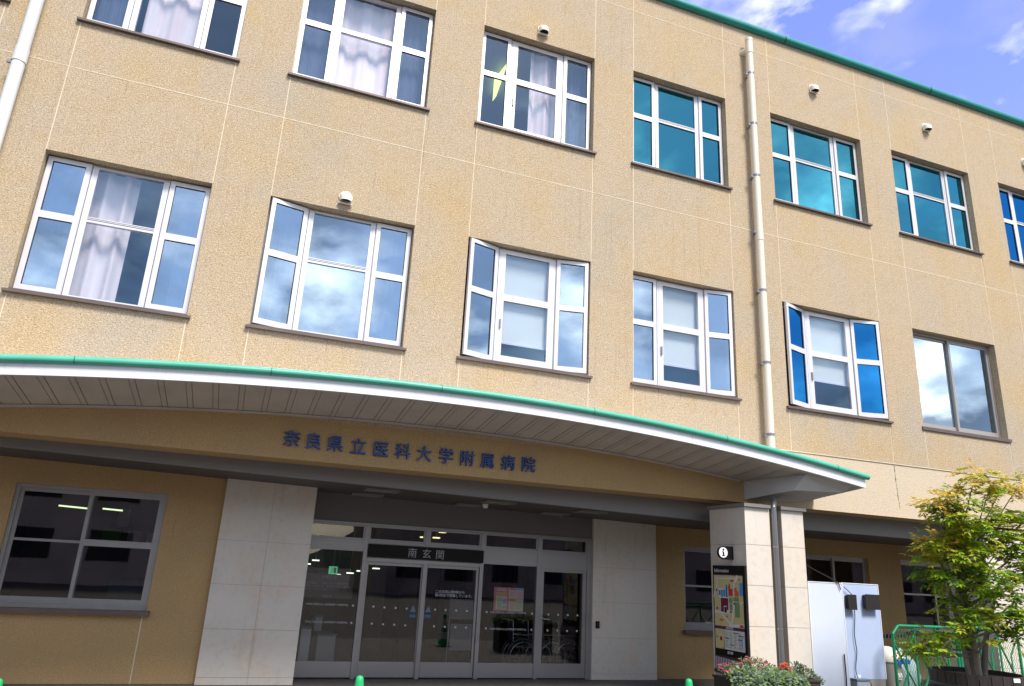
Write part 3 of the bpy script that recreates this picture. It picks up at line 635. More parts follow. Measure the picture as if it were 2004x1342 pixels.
GRB = mat('green_board', (.10,.30,.05), .8); PAP = mat('paper_sheet', (.42,.43,.42), .8); SHELF = mat('blue_cabinet', (.10,.16,.22), .6)
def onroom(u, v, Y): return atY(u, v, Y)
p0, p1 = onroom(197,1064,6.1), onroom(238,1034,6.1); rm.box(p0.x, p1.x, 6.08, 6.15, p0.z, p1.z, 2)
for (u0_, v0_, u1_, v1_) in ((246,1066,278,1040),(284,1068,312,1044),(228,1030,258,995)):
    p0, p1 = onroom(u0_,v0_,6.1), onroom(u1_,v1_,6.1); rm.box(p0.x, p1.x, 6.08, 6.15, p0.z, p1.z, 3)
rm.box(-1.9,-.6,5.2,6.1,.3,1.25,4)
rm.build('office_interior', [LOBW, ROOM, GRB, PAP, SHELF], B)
def tubelamp(u0_, v0_, u1_, v1_, Y):
    a, b = atY(u0_,v0_,Y), atY(u1_,v1_,Y); m = MB(); m.tube([a,b], .014, 8); m.build('tube_light', LAMP_T, B)
tubelamp(115,989,173,995,5.0); tubelamp(201,995,240,999,5.0)

# stone pillar under the canopy end, and the next pillar to the right
def pillar(x0, x1, y0, y1, gap, joints, ztop, cap=True):
    pl = MB(); g = .006; gx0, gx1, gd = gap if gap else (None, None, None)
    zsj = [0.0]+joints+[ztop]
    cols = [(x0,gx0),(gx1,x1)] if gap else [(x0,x1)]
    for a, b in cols: pl.box(a+.006, b-.006, y0+.006, y1-.006, .0, ztop-.002, 1)
    if gap: pl.box(gx0-.02, gx1+.02, y0+gd, y1-.01, 0, ztop-.003, 2)
    for j in range(len(zsj)-1):
        for a, b in cols: pl.box(a, b, y0, y1, zsj[j]+g/2, zsj[j+1]-g/2)
    p = pl.build('pillar', [STONE, GROUT, GROUT], B)
    if cap:
        c = MB()
        for a, b in cols: c.box(a-.035, b+(.035 if b == x1 else .0), y0-.045, y1+.03, ztop, ztop+.05)
        c.build('pillar_cap', TRIM, p)
    return p
PJ = [.06+.001, .65, 1.205, 1.765, 2.325]
zj = [atY(1480, v, -.75).z for v in (1308, 1226, 1145.5, 1066)]
pillar(7.33, 8.44, -.75, .15, (7.79, 8.02, .40), sorted(zj), 2.90)
pillar(13.30, 14.5, -.02, .9, None, [.55,1.1,1.65,2.2], 3.0, False)
m = MB(); mx_ = 7.865
m.tube([(mx_,-.76,.05),(mx_,-.76,2.93)], .046, 16); 
for z in (1.15, 2.33): m.tube([(mx_,-.76,z-.012),(mx_,-.76,z+.012)], .049, 16, 1)
m.tube([(mx_,-.76,2.90),(mx_+.05,-.72,3.01),(mx_+.2,-.52,3.09)], .045, 14)
m.build('steel_downpipe', [mat('dark_steel', (.25,.25,.26), .34, .7), STEEL], B)

# ---------------------------------------------------------------- signs
LS = thing('hospital_name_sign', (2.3, 0, 3.2), 'row of dark blue Japanese characters naming the hospital on the tan canopy beam', 'sign')
chars = '奈良県立医科大学附属病院'
cu_ = [(571,860),(613,865.5),(656,870.5),(701,876),(745,881),(788,885),(830,890),(873,894.5),(914,899),(954,903.5),(994,907.5),(1034,911)]
for ch, (u, v) in zip(chars, cu_):
    p = atY(u, v, -.02); text(ch, .235, NAVY, 'character', LS, (p.x, -.02, p.z), ext=.018, bold=.0012)
SB = thing('entrance_sign', (3.2, YD-.05, 1.97), 'black board above the sliding doors with three grey characters for south entrance', 'sign')
m = MB(); m.box(PX[1]+.04, PX[3]+.01, YD-.06, YD-.0155, 1.875, 2.085); m.build('board', BLK, SB, bevel=.004)
for ch, u in (('南',807),('玄',835),('関',861)):
    p = atY(u, 1083+(u-807)*.07, YD-.062); text(ch, .165, GTXT, 'character', SB, (p.x, YD-.062, p.z), ext=.003)
# dark notice behind the left pane
NT = thing('notice', (1.65, YD+.05, 1.35), 'dark notice with small pale Japanese text behind the left glass pane', 'notice')
p0, p1 = atY(590,1168,YD+.05), atY(693,1128,YD+.05)
m = MB(); m.box(p0.x, p1.x, YD+.045, YD+.055, p0.z, p1.z+.02); m.build('backing', mat('notice_grey', (.075,.068,.065), .8), NT)
cx, cz = (p0.x+p1.x)/2, (p0.z+p1.z)/2
LIL = mat('lilac_lettering', (.30,.26,.36), .7)
text('お知らせ', .062, LIL, 'lettering', NT, (cx, YD+.043, cz+.145), ext=.001)
text('面会時間は、午後1:30〜7:30迄です。\n時間外の面会は、夜間受付のご案内に\nなりますのでご協力下さい。', .046, LIL, 'lettering', NT, (cx-.40, YD+.043, cz), ext=.001, align='LEFT', space=1.05)
text('病院長', .05, LIL, 'lettering', NT, (cx, YD+.043, cz-.155), ext=.001)
# pink poster
p0, p1 = atY(965,1195,YD+.05), atY(1025,1151,YD+.05); w_, h_ = p1.x-p0.x, p1.z-p0.z
PS = thing('poster', (p0.x, YD+.045, p0.z), 'pink and cream paper poster taped inside the glass right of the sliding doors', 'poster')
pc = [('poster_paper',(.62,.55,.46)),('poster_pink',(.62,.22,.24)),('poster_orange',(.66,.30,.12)),('poster_blue',(.28,.40,.55)),('poster_yellow',(.55,.48,.12)),('poster_green',(.45,.52,.34)),('poster_rose',(.66,.42,.42))]
pm = [mat(a, c, .8) for a, c in pc]
m = MB(); m.box(p0.x, p1.x, YD+.046, YD+.05, p0.z, p1.z); m.build('sheet', pm[0], PS)
m = MB()
for a, b, c, d, k in ((0,.5,.0,1,1),(.07,.44,.06,.64,0),(.1,.42,.85,.95,6),(.07,.42,.68,.78,4),(.12,.28,.1,.6,5),(.3,.42,.3,.5,3),(.3,.42,.12,.22,3),(.52,.72,.9,1,1),(.74,1,.9,1,3),(.54,.7,.6,.85,6),(.52,.74,.42,.54,2),(.76,.98,.5,.85,6),(.54,.72,.08,.36,6),(.76,.96,.1,.42,5)):
    _e = .0002*len(m.f)/6; m.box(p0.x+w_*a, p0.x+w_*b, YD+.044-_e, YD+.0455, p0.z+h_*c, p0.z+h_*d, k)
m.build('printing', pm, PS)
EX = thing('exit_sign', (2.2, 7.5, 2.2), 'small green lit exit sign hanging inside the lobby', 'sign')
p = atY(652, 1116, 6.0); m = MB(); m.box(p.x-.085, p.x+.085, 6.0, 6.05, p.z-.08, p.z+.08); m.build('light_box', EXITG, EX)
m = MB(); m.tube([(p.x,6.02,p.z+.08),(p.x,6.02,2.4)], .01, 6); m.build('hanger', DSTEEL, EX)
m = MB(); m.box(p.x+.01, p.x+.06, 5.994, 5.999, p.z-.055, p.z+.055)
m.tube([(p.x-.05,5.997,p.z-.055),(p.x-.02,5.997,p.z-.02),(p.x-.01,5.997,p.z+.02),(p.x-.045,5.997,p.z+.015)], .008, 6); m.lathe((p.x-.008,5.997,p.z+.045), [(.0,-.012),(.012,0),(.0,.012)], 8); m.build('running_figure', WTXT, EX)

# round information sign on the pillar
IS = thing('information_sign', (7.14, -.40, 1.83), 'round white sign with letter i on a black bracket fixed to the stone pillar', 'sign')
p = atY(1415, 1081, -.46); px, pz = p.x, p.z; r_ = .092
m = MB(); m.lathe((px,-.46,pz), [(r_*.88,-.004),(r_,-.006),(r_,.030),(r_*.9,.034)], 28, 0, 'Y'); m.build('housing', BLK, IS)
m = MB(); m.lathe((px,-.46,pz), [(r_*.84,-.010),(r_*.84,-.0045)], 28, 0, 'Y'); m.build('disc', mat('sign_white', (.80,.81,.84), .4), IS)
m = MB(); m.box(px+.03, 7.328, -.44, -.385, pz-.10, pz+.10); m.build('bracket', BLK, IS)
q = MB(); y = -.4725
q.box(px-.013, px+.013, y, y+.0022, pz-.045, pz+.015); q.box(px-.03, px+.03, y+.0001, y+.002, pz-.052, pz-.04); q.box(px-.028, px-.01, y+.0001, y+.002, pz+.006, pz+.016)
q.lathe((px,y,pz+.043), [(.017,0),(.017,.0022)], 14, 0, 'Y'); q.build('letter', BLK, IS)

# map board against the pillar side
XM = 7.29
MBD = thing('map_board', (XM, -.33, 0), 'tall black information board with a coloured site map above a slatted base', 'sign')
def pm_(u, v): return atX(u, v, XM)
YB0, YB1 = .06, -.745
zT = pm_(1428,1106.5).z; zb_ = pm_(1460, 1283).z
m = MB(); m.box(XM, 7.325, YB1, YB0, .0, zT); m.build('board', BLK, MBD, bevel=.006)
mapm = [mat(n_, c, .55) for n_, c in (('map_cream',(.62,.52,.26)),('map_road',(.70,.70,.66)),('map_blue',(.03,.22,.50)),('map_red',(.60,.05,.04)),('map_maroon',(.19,.012,.05)),('map_green',(.20,.30,.13)),('map_orange',(.62,.16,.04)),('map_skyblue',(.08,.32,.72)),('map_black',(.03,.02,.03)),('map_paper',(.66,.65,.60)),('map_purple',(.09,.03,.08)))]
yl, yr = YB0-.03, YB1+.06                      # left and right edges of the printed sheets as seen
za, zb2 = pm_(1430,1227).z, pm_(1430,1126).z   # big map bottom / top
zc0, zc1 = pm_(1430,1272).z, pm_(1430,1233).z
def rect(mm, a, b, c, d, k, z0, z1, off):      # fractions left-right, bottom-top
    Y0_, Y1_ = yl+(yr-yl)*a, yl+(yr-yl)*b; mm.box(XM-off-.0015, XM-.0005, Y0_, Y1_, z0+(z1-z0)*c, z0+(z1-z0)*d, k)
def line(mm, pts, wd, k, z0, z1, off):
    for (a, c), (b, d) in zip(pts[:-1], pts[1:]):
        P0 = Vector((XM-off, yl+(yr-yl)*a, z0+(z1-z0)*c)); P1 = Vector((XM-off, yl+(yr-yl)*b, z0+(z1-z0)*d)); t = (P1-P0).normalized(); nn = Vector((1,0,0)).cross(t)*wd
        mm.poly([P0-nn, P1-nn, P1+nn, P0+nn], k)
mp_ = MB()
rect(mp_, 0, 1, 0, 1, 0, za, zb2, .001)
rect(mp_, 0, 1, 1.0, 1.02, 10, za, zb2, .0008); rect(mp_, 0, 1, -.025, 0, 10, za, zb2, .0008)
line(mp_, [(.10,.99),(.12,.80),(.0,.60),(.0,.55)], .012, 1, za, zb2, .0032); line(mp_, [(.85,1),(.72,.85),(.70,.62),(.66,.3),(.60,.08),(.5,.02)], .022, 1, za, zb2, .0034); line(mp_, [(0,.27),(.22,.27),(.58,.03)], .017, 1, za, zb2, .0036); line(mp_, [(.2,.25),(.62,.36),(1,.50)], .013, 1, za, zb2, .0038); line(mp_, [(.1,.93),(.8,.95)], .008, 1, za, zb2, .0030); line(mp_, [(.55,.02),(1,.06)], .02, 1, za, zb2, .0040)
for a, b, c, d, k in ((.17,.50,.56,.74,1),(.18,.24,.60,.70,2),(.26,.32,.57,.71,2),(.34,.40,.58,.72,2),(.42,.49,.57,.76,2),(.44,.48,.76,.82,2),(.52,.58,.60,.80,3),(.59,.66,.60,.74,3),(.54,.57,.80,.84,3),(.72,.80,.60,.76,6),(.80,.86,.60,.70,6),(.90,1.0,.62,.86,7),(.22,.52,.25,.56,1),(.24,.50,.40,.55,4),(.24,.34,.28,.40,4),(.36,.44,.27,.38,8),(.45,.50,.32,.40,4),(.53,.64,.46,.56,5),(.55,.64,.32,.44,5),(.68,.86,.50,.58,5),(.72,.88,.20,.48,5),(.87,.98,.012,.065,3),(.07,.11,.68,.72,8),(.08,.13,.32,.36,4),(.40,.46,.18,.21,6),(.18,.3,.10,.14,6),(.88,.93,.91,.94,6),(.6,.7,.88,.91,3),(.55,.62,.28,.30,8),(.68,.74,.44,.47,8)):
    rect(mp_, a, b, c, d, k, za, zb2, .0045 + (.002 if k != 1 else 0))
rect(mp_, 0, .32, 0, 1, 0, zc0, zc1, .001); rect(mp_, .33, 1, 0, 1, 9, zc0, zc1, .001); rect(mp_, 0, 1, 1.01, 1.10, 10, zc0, zc1, .001)
for a, b, c, d, k in ((.30,.33,.1,.45,5),(.17,.24,.42,.6,4),(.12,.3,.70,.73,1),(.04,.08,.55,.6,8),(.25,.31,.01,.07,3),(.62,.80,.86,.90,8),(.80,.97,.74,.78,8),(.34,.48,.56,.60,8),(.78,.90,.55,.59,8),(.50,.64,.24,.28,8),(.90,.93,.15,.70,7),(.34,.99,.115,.125,8)): rect(mp_, a, b, c, d, k, zc0, zc1, .003)
for i in range(4):
    for j in range(11):
        wv = random.uniform(.05, .11); rect(mp_, .36+i*.145, .36+i*.145+wv, .17+j*.07, .185+j*.07, 8, zc0, zc1, .0026)
mp_.build('printed_map', mapm, MBD)
text('Information', .078, WTXT, 'lettering', MBD, (XM-.003, yl-.02, pm_(1412,1116.5).z), right=(0,-1,0), ext=.001, align='LEFT')
text('本館案内図', .035, WTXT, 'lettering', MBD, (XM-.003, -.33, (za+zc1)/2), right=(0,-1,0), ext=.001)
text('南玄関', .045, WTXT, 'lettering', MBD, (XM-.003, -.33, pm_(1432,1278.5).z), right=(0,-1,0), ext=.001)
gr = MB(); zg = pm_(1432, 1286).z; MAR = mat('grille_maroon', (.055,.022,.035), .5); PNK = mat('grille_slat', (.42,.33,.37), .5)
gr.box(XM-.016, XM-.001, YB1+.03, YB0-.02, .02, zg, 0)
for k in range(13):
    y0_ = YB0-.05-k*.062; gr.box(XM-.03, XM-.0165, y0_-.034, y0_, .03, zg-.02-(.0025*k), 1)
for z in (.12, .46): gr.box(XM-.034, XM-.0305, YB1+.03, YB0-.02, z, z+.05, 0)
gr.build('slatted_base', [MAR, PNK], MBD)

# ---------------------------------------------------------------- cones
def cone_(x, y, label):
    t = thing('traffic_cone', (x, y, 0), label, 'cone', 'green and white cones along the kerb')
    m = MB(); m.box(x-.17, x+.17, y-.17, y+.17, .0, .03); m.lathe((x,y,0), [(.13,.03),(.105,.12),(.092,.16)], 20, 0); m.lathe((x,y,0), [(.074,.32),(.062,.42)], 20, 0); m.build('base', mat('cone_green', (.02,.42,.14), .4), t)
    m = MB(); m.lathe((x,y,0), [(.092,.16),(.074,.32)], 20); m.lathe((x,y,0), [(.062,.42),(.046,.62)], 20); m.build('reflective_sleeve', mat('cone_white', (.80,.84,.90), .35), t)
    m = MB(); m.lathe((x,y,0), [(.046,.62),(.041,.665),(.037,.695),(.025,.712),(.0,.718)], 20); m.build('tip', bpy.data.materials['cone_green'], t)
cone_(1.40, -2.43, 'green tipped white cone standing in front of the sliding doors')
cone_(5.07, -2.57, 'green tipped white cone between the right stone wall and the map board')
cone_(-1.60, -2.66, 'green cone cut off by the lower left corner of the picture')

# ---------------------------------------------------------------- leaves helper
def leafcol(name, c, c2): return mat(name, c, .55, var=[(9, c2, .4, .62, .9, ONE)], spec=.3, transl=.35)
LF = [leafcol('leaf_green', (.25,.41,.012), (.36,.48,.02)), leafcol('leaf_dark', (.07,.17,.012), (.13,.25,.02)), leafcol('leaf_yellow', (.46,.42,.03), (.32,.40,.02)), leafcol('leaf_orange', (.72,.46,.08), (.68,.56,.10))]
def leaf(m, p, d, nrm, ln, wd, k):
    d = d.normalized(); s = d.cross(nrm).normalized()*wd
    b = nrm.normalized()*ln*.10
    m.add([p, p+d*ln*.45+s+b, p+d*ln, p+d*ln*.45-s+b, p+d*ln*.5], [(0,1,4),(1,2,4),(2,3,4),(3,0,4)], k)
def rdir(): 
    a = random.uniform(0, 6.283); z = random.uniform(-1, 1); q = math.sqrt(1-z*z); return Vector((q*math.cos(a), q*math.sin(a), z))

# ---------------------------------------------------------------- potted tree
PC = Vector((10.02, -2.16, 0)); 
PT = thing('barrel_planter', tuple(PC), 'dark wooden barrel planter holding the small tree beside the green fence', 'planter')
WD = mat('dark_barrel_wood', (.030,.022,.020), .7, bump=(20, .4, .01), var=[(6, (.055,.042,.036), .45, .7, .7, (6,6,.4))])
m = MB(); nst = 26
for k in range(nst):
    a0, a1 = 2*math.pi*k/nst+.008, 2*math.pi*(k+1)/nst-.008
    prev = None
    for z, r in ((0,.50),(.25,.555),(.5,.58),(.76,.585)):
        ring = [(PC.x+rr*math.cos(a), PC.y+rr*math.sin(a), z) for rr, a in ((r,a0),(r,a1),(r-.035,a1),(r-.035,a0))]
        if prev: m.hexa(prev+ring)
        prev = ring
m.build('stave_wall', WD, PT)
m = MB()
for z, r in ((.16,.54),(.58,.588)):
    m.lathe((PC.x,PC.y,0), [(r-.004,z-.03),(r,z-.028),(r,z+.028),(r-.004,z+.03)], 40)
m.build('hoop', mat('hoop_iron', (.05,.05,.06), .5, .5), PT)
m = MB(); m.lathe((PC.x,PC.y,0), [(0,.05),(.545,.05),(.545,.70),(0,.72)], 30); m.build('soil', mat('soil', (.035,.025,.018), .95, bump=(30,.6)), PT)
m = MB(); m.box(PC.x-.07, PC.x+.05, PC.y-.595, PC.y-.588, .70, .75); m.build('tag_plate', WTXT, PT)
TREE = thing('potted_tree', (PC.x, PC.y, .72), 'small broadleaf tree with orange tipped yellow green foliage in a barrel', 'tree')
clumps = [  # u, v, depth offset, radius, tone
 (1908,930,0,.20,3),(1872,958,.1,.18,3),(1838,975,-.1,.20,3),(1822,985,-.05,.12,3),(1960,955,.1,.22,3),(1992,952,.2,.22,3),(1935,960,-.1,.14,2),
 (1880,990,-.1,.26,0),(1845,1003,.0,.20,0),(1868,1012,-.2,.22,2),(1930,1020,.2,.22,2),(1965,1010,.1,.24,0),(1995,1020,.3,.22,0),(1905,1040,-.2,.28,0),(1940,1045,.1,.26,0),(1860,1048,-.1,.22,2),(1832,1062,-.15,.22,3),(1815,1058,0,.12,3),
 (1845,1080,-.2,.26,2),(1880,1078,.0,.28,0),(1912,1072,-.25,.22,2),(1985,1050,.2,.26,2),(1965,1062,.1,.22,0),(1815,1092,-.1,.13,0),
 (1830,1122,-.1,.22,1),(1862,1130,-.2,.22,0),(1895,1110,.1,.22,1),(1935,1120,-.3,.24,0),(1950,1142,-.2,.24,0),(1925,1148,-.25,.22,1),(1985,1085,.3,.2,2),(2000,1130,.2,.2,0),
 (1860,1172,.1,.16,1),(1850,1192,.0,.10,2),(1915,1196,-.3,.2,0),(1893,1217,-.35,.22,0),(1925,1205,-.3,.14,2),(1965,1195,.0,.26,1),(1990,1205,-.1,.24,0),(1985,1235,.0,.18,1),(1998,1170,.1,.22,1),
 (1838,1247,-.2,.22,0),(1812,1262,-.25,.20,0),(1790,1268,-.2,.12,2),(1868,1240,-.1,.18,0),(1930,1255,-.2,.09,0),(1978,1230,.05,.14,0),(2010,1070,.2,.22,0),(2015,1110,.2,.22,0),(2012,1010,.2,.2,2)]
wood = MB(); fol = MB()
TOP = Vector((PC.x, PC.y, .72))
hub = [TOP, TOP+Vector((-.02,.0,.45)), TOP+Vector((-.03,.05,.95)), TOP+Vector((.05,.05,1.45)), TOP+Vector((.08,0,1.95)), TOP+Vector((.05,0,2.4))]
wood.tube(hub, [.072,.062,.052,.042,.028,.012], 10)
for dx, dy, hh, tx in ((-.09,.03,1.3,-.16),(.10,-.04,1.2,.42),(.04,.10,1.5,.10),(-.05,-.08,.9,-.22)):
    b0 = TOP+Vector((dx,dy,0)); wood.tube([b0, b0+Vector((tx*.2,dy*.4,hh*.35)), b0+Vector((tx*.6,dy,hh*.7)), b0+Vector((tx,dy*2,hh))], [.045,.038,.028,.014], 8)
dref = 10.2
for (u, v, dz, rad, tone) in clumps:
    d = ray(u, v); c = CAM + d*(dref+dz)
    h = max(.25, min(2.2, (c.z-TOP.z)*.62)); k = min(4, int(h/.49)); f = h/.49-k
    st = hub[k].lerp(hub[k+1], f); mid = st.lerp(c, .5) + Vector((random.uniform(-.06,.06), random.uniform(-.06,.06), -.06))
    L0 = (c-st).length; wood.tube([st, st.lerp(mid,.5)+Vector((0,0,.02)), mid, c], [.020+.008*L0, .016, .011, .004], 6)
    nl = int(25*(rad/.2)**1.6)
    for _ in range(nl):
        o = rdir(); o.z *= .62; base = c + o*rad*random.random()**.5
        rd = (Vector((o.x, o.y, -.15)) + rdir()*.55).normalized(); rl = random.uniform(.12, .2); tn = tone
        x = random.random()
        if tone == 0 and x < .18: tn = 2
        elif tone == 0 and x < .36: tn = 1
        elif tone == 3 and x < .30: tn = 2
        elif tone == 3 and x < .40: tn = 0
        elif tone == 2 and x < .40: tn = 0
        elif tone == 1 and x < .35: tn = 0
        side = rd.cross(Vector((0,0,1))).normalized(); npair = random.randint(4, 6)
        if x < .35: wood.tube([base, base+rd*rl], [.0025,.0015], 3, cap=False)
        for j in range(npair):
            q = base + rd*rl*(j+.5)/npair + Vector((0,0,-.03*((j/npair)**2)))
            for sg in (-1, 1):
                leaf(fol, q, side*sg + rd*.55 + Vector((0,0,random.uniform(-.35,.15))), Vector((random.uniform(-.6,.6),random.uniform(-.9,.3),.8)), random.uniform(.065,.095), random.uniform(.015,.021), tn)
        leaf(fol, base+rd*rl, rd+Vector((0,0,-.2)), Vector((0,0,1)), .085, .018, tn)
BARK = mat('grey_bark', (.29,.25,.205), .85, bump=(40, .5, .01), var=[(8, (.12,.095,.075), .45, .65, .8, (1,1,.3))])
wood.build('trunk', BARK, TREE); fol.build('crown', LF, TREE)

# ---------------------------------------------------------------- flower planter and its plants
FP = Vector((6.75, -1.78, 0)); hz = .60
FB = thing('flower_box', tuple(FP), 'dark planter box full of flowers in front of the stone pillar', 'planter')
m = MB(); x0, x1, y0, y1 = 6.12, 7.42, -2.02, -1.55
m.box(x0, x1, y0, y0+.03, 0, hz); m.box(x0, x1, y1-.03, y1, 0, hz); m.box(x0, x0+.03, y0+.03, y1-.03, 0, hz); m.box(x1-.03, x1, y0+.03, y1-.03, 0, hz)
m.box(x0-.015, x1+.015, y0-.015, y0+.035, hz, hz+.03); m.box(x0-.015, x1+.015, y1-.035, y1+.015, hz, hz+.03); m.box(x0-.015, x0+.035, y0+.035, y1-.035, hz, hz+.03); m.box(x1-.035, x1+.015, y0+.035, y1-.035, hz, hz+.03)
m.build('box', WD, FB, bevel=.004)
m = MB(); m.box(x0+.031, x1-.031, y0+.031, y1-.031, .1, hz-.03); m.build('soil', bpy.data.materials['soil'], FB)
GRY = leafcol('leaf_silver', (.22,.30,.22), (.34,.42,.33)); SAGE = leafcol('leaf_sage', (.10,.15,.055), (.17,.20,.08)); LIME = leafcol('leaf_lime', (.20,.34,.08), (.30,.42,.12)); STM = mat('stem_brown', (.10,.075,.04), .8)
PINK = mat('petal_pink', (.62,.20,.28), .6, transl=.3); MAG = mat('petal_magenta', (.72,.04,.30), .6, transl=.3); ORA = mat('petal_orange', (.80,.13,.01), .6, transl=.2)
def blossom(m, p, r, k, petals=7, layers=2):
    for l in range(layers):
        for i in range(petals):
            a = 6.283*i/petals + l*.4; d = Vector((math.cos(a), math.sin(a)*.9-.25, .25+.5*l)); leaf(m, p, d, Vector((0,-.4,1)), r*(1-.25*l), r*.30, k)
def plant(name, label, cat, pts, mats, nleaf, ln, wd, blooms=(), org=None, spread=.09, stems=True, upb=.3):
    t = thing(name, org, label, cat); fo = MB(); st = MB()
    for c, rad in pts:
        c = Vector(c)
        if stems: st.tube([Vector((c.x*.7+org[0]*.3, c.y*.7+org[1]*.3, hz-.05)), c.lerp(Vector(org), .3), c], [.006,.005,.003], 5)
        for _ in range(nleaf):
            o = rdir(); p = c + Vector((o.x*rad, o.y*rad, o.z*rad*.7)) * random.random()**.4
            leaf(fo, p, o + Vector((0,-.2,upb)) + rdir()*.4, Vector((rdir().x*.4,-.5,1)), random.uniform(.7,1.2)*ln, random.uniform(.8,1.2)*wd, random.choice([0,0,1]) if len(mats) > 1 else 0)
    st.build('stem', STM, t); fo.build('foliage', mats, t)
    if blooms:
        bl = MB()
        for c, r, k in blooms[0]: blossom(bl, Vector(c), r, k)
        bl.build('blossom', blooms[1], t)
    return t
def PY(u, v, Y): return tuple(atY(u, v, Y))
pts = [(PY(u,v,Y), rr) for u, v, Y, rr in ((1418,1309,-1.75,.07),(1438,1306,-1.7,.09),(1458,1300,-1.7,.10),(1476,1300,-1.7,.10),(1492,1303,-1.7,.10),(1506,1310,-1.68,.09),(1520,1316,-1.68,.08),(1468,1314,-1.75,.10),(1490,1318,-1.75,.1),(1446,1315,-1.75,.08))]
bls = []
for _ in range(46):
    c, rr = random.choice(pts); o = rdir(); bls.append(((c[0]+o.x*rr*1.1, c[1]-abs(o.y)*rr*.9, c[2]+abs(o.z)*rr*1.0), random.uniform(.016,.026), 0 if random.random() < .8 else 1))
for u, v in ((1420,1314),(1426,1315),(1430,1313),(1437,1314),(1412,1309),(1422,1303),(1408,1302),(1450,1299),(1463,1292),(1488,1293),(1500,1299)): bls.append((PY(u,v,-1.86), .03, 1))
plant('pink_flower_plant', 'bushy plant with many small pink flowers at the left of the planter box', 'plant', pts, [SAGE, LIME], 170, .035, .008, (bls, [PINK, MAG]), (6.45,-1.78,hz))
pts = [(PY(u,v,Y), rr) for u, v, Y, rr in ((1440,1322,-1.95,.09),(1458,1318,-1.98,.11),(1476,1324,-2.0,.11),(1494,1328,-2.0,.11),(1512,1324,-2.0,.10),(1530,1330,-2.0,.11),(1548,1326,-2.0,.10),(1564,1332,-1.98,.10),(1450,1336,-2.04,.1),(1480,1338,-2.06,.1),(1510,1340,-2.06,.1),(1540,1342,-2.06,.1),(1568,1344,-2.04,.1),(1500,1316,-1.9,.07),(1525,1318,-1.9,.07))]
plant('silver_leaf_plant', 'low silvery green leafy plant spilling over the front of the planter box', 'plant', pts, [GRY, LIME], 120, .05, .019, (), (6.75,-1.95,hz), upb=.0)
pts = [(PY(u,v,Y), rr) for u, v, Y, rr in ((1532,1318,-1.85,.06),(1545,1320,-1.85,.06))]
bls = [(PY(u,v,-1.9), .042, 0) for u, v in ((1531,1302),(1537,1300),(1529,1309),(1540,1306),(1545,1311),(1551,1314),(1547,1318),(1534,1306))]
plant('orange_flower_plant', 'orange marigold flowers standing above the silvery leaves of the planter', 'plant', pts, [SAGE], 90, .045, .012, (bls, [ORA]), (6.9,-1.85,hz))
pts = [(PY(u,v,Y), rr) for u, v, Y, rr in ((1558,1306,-1.75,.08),(1568,1312,-1.75,.09),(1580,1320,-1.75,.09),(1592,1328,-1.75,.08),(1600,1336,-1.78,.08),(1562,1320,-1.78,.1),(1578,1332,-1.78,.1))]
plant('trailing_plant', 'sage green trailing plant hanging off the right end of the planter box', 'plant', pts, [SAGE, GRY], 130, .04, .009, (), (7.25,-1.75,hz))

# ---------------------------------------------------------------- white panels, boxes, cable, bin, fence
WP = mat('white_board', (.62,.68,.80), .45, var=[(2, (.56,.62,.74), .45, .7, .6, ONE), (9, (.45,.47,.52), .64, .78, .35, (1,1,.3))]); BP = mat('pale_blue_board', (.44,.53,.73), .5, var=[(2, (.38,.47,.68), .45, .7, .6, ONE)]); EDG = mat('board_edge', (.80,.80,.82), .4); PLN = mat('plinth_grey', (.30,.28,.27), .7)
def panel(xa, xb, y, zt_, mt, label, zb_=.40):
    t = thing('partition_panel', ((xa+xb)/2, y, 0), label, 'panel', 'smooth panels beside the stone pillar')
    m = MB(); m.box(xa+.012, xb-.012, y, y+.04, zb_, zt_-.012); m.build('board', mt, t)
    m = MB(); m.box(xa, xa+.012, y-.006, y+.046, zb_, zt_); m.box(xb-.012, xb, y-.006, y+.046, zb_, zt_); m.box(xa+.012, xb-.012, y-.006, y+.046, zt_-.012, zt_); m.build('edge_frame', EDG, t)
    m = MB(); m.box(xa+.02, xb-.02, y+.002, y+.30, 0, zb_-.003); m.build('plinth', PLN, t)
panel(8.58, 9.27, -.60, 1.855, WP, 'plain white panel standing against the right side of the stone pillar', .28)
panel(9.55, 10.34, -.28, 1.865, BP, 'pale blue grey panel with two black boxes mounted near its top')
BXM = mat('black_box', (.018,.015,.014), .5)
for (u0_, u1_, lab) in ((1651,1676,'black wall lamp box on the pale blue panel, next to the white panel'),(1693.5,1721,'black wall lamp box at the outer right edge of the pale blue panel')):
    a, b = atY(u0_,1164,-.36), atY(u1_,1192,-.36)
    t = thing('lamp_box', ((a.x+b.x)/2, -.29, b.z), lab, 'lamp', 'black lamp boxes'); xa = max(a.x, 9.60)
    m = MB(); m.box(xa, b.x, -.36, -.29, b.z, a.z); m.build('housing', BXM, t, bevel=.006)
    m = MB(); m.box(xa-.012, b.x+.012, -.372, -.36, b.z-.012, a.z+.012); m.build('front_rim', BXM, t)
CBL = mat('black_cable', (.012,.014,.016), .5)
def cable(pts, Y, r, label, name='power_cable'):
    m = MB(); P = [atY(u, v, Y) for u, v in pts]; Q = []
    for i in range(len(P)-1):
        for k in range(4):
            t = k/4; a = P[max(i-1,0)]; b = P[i]; c = P[i+1]; d = P[min(i+2,len(P)-1)]
            Q.append(.5*((2*b)+(c-a)*t+(2*a-5*b+4*c-d)*t*t+(3*b-a-3*c+d)*t**3))
    Q.append(P[-1]); m.tube(Q, r, 6); return tag(m.build(name, CBL, origin=tuple(P[-1])), label, 'cable')
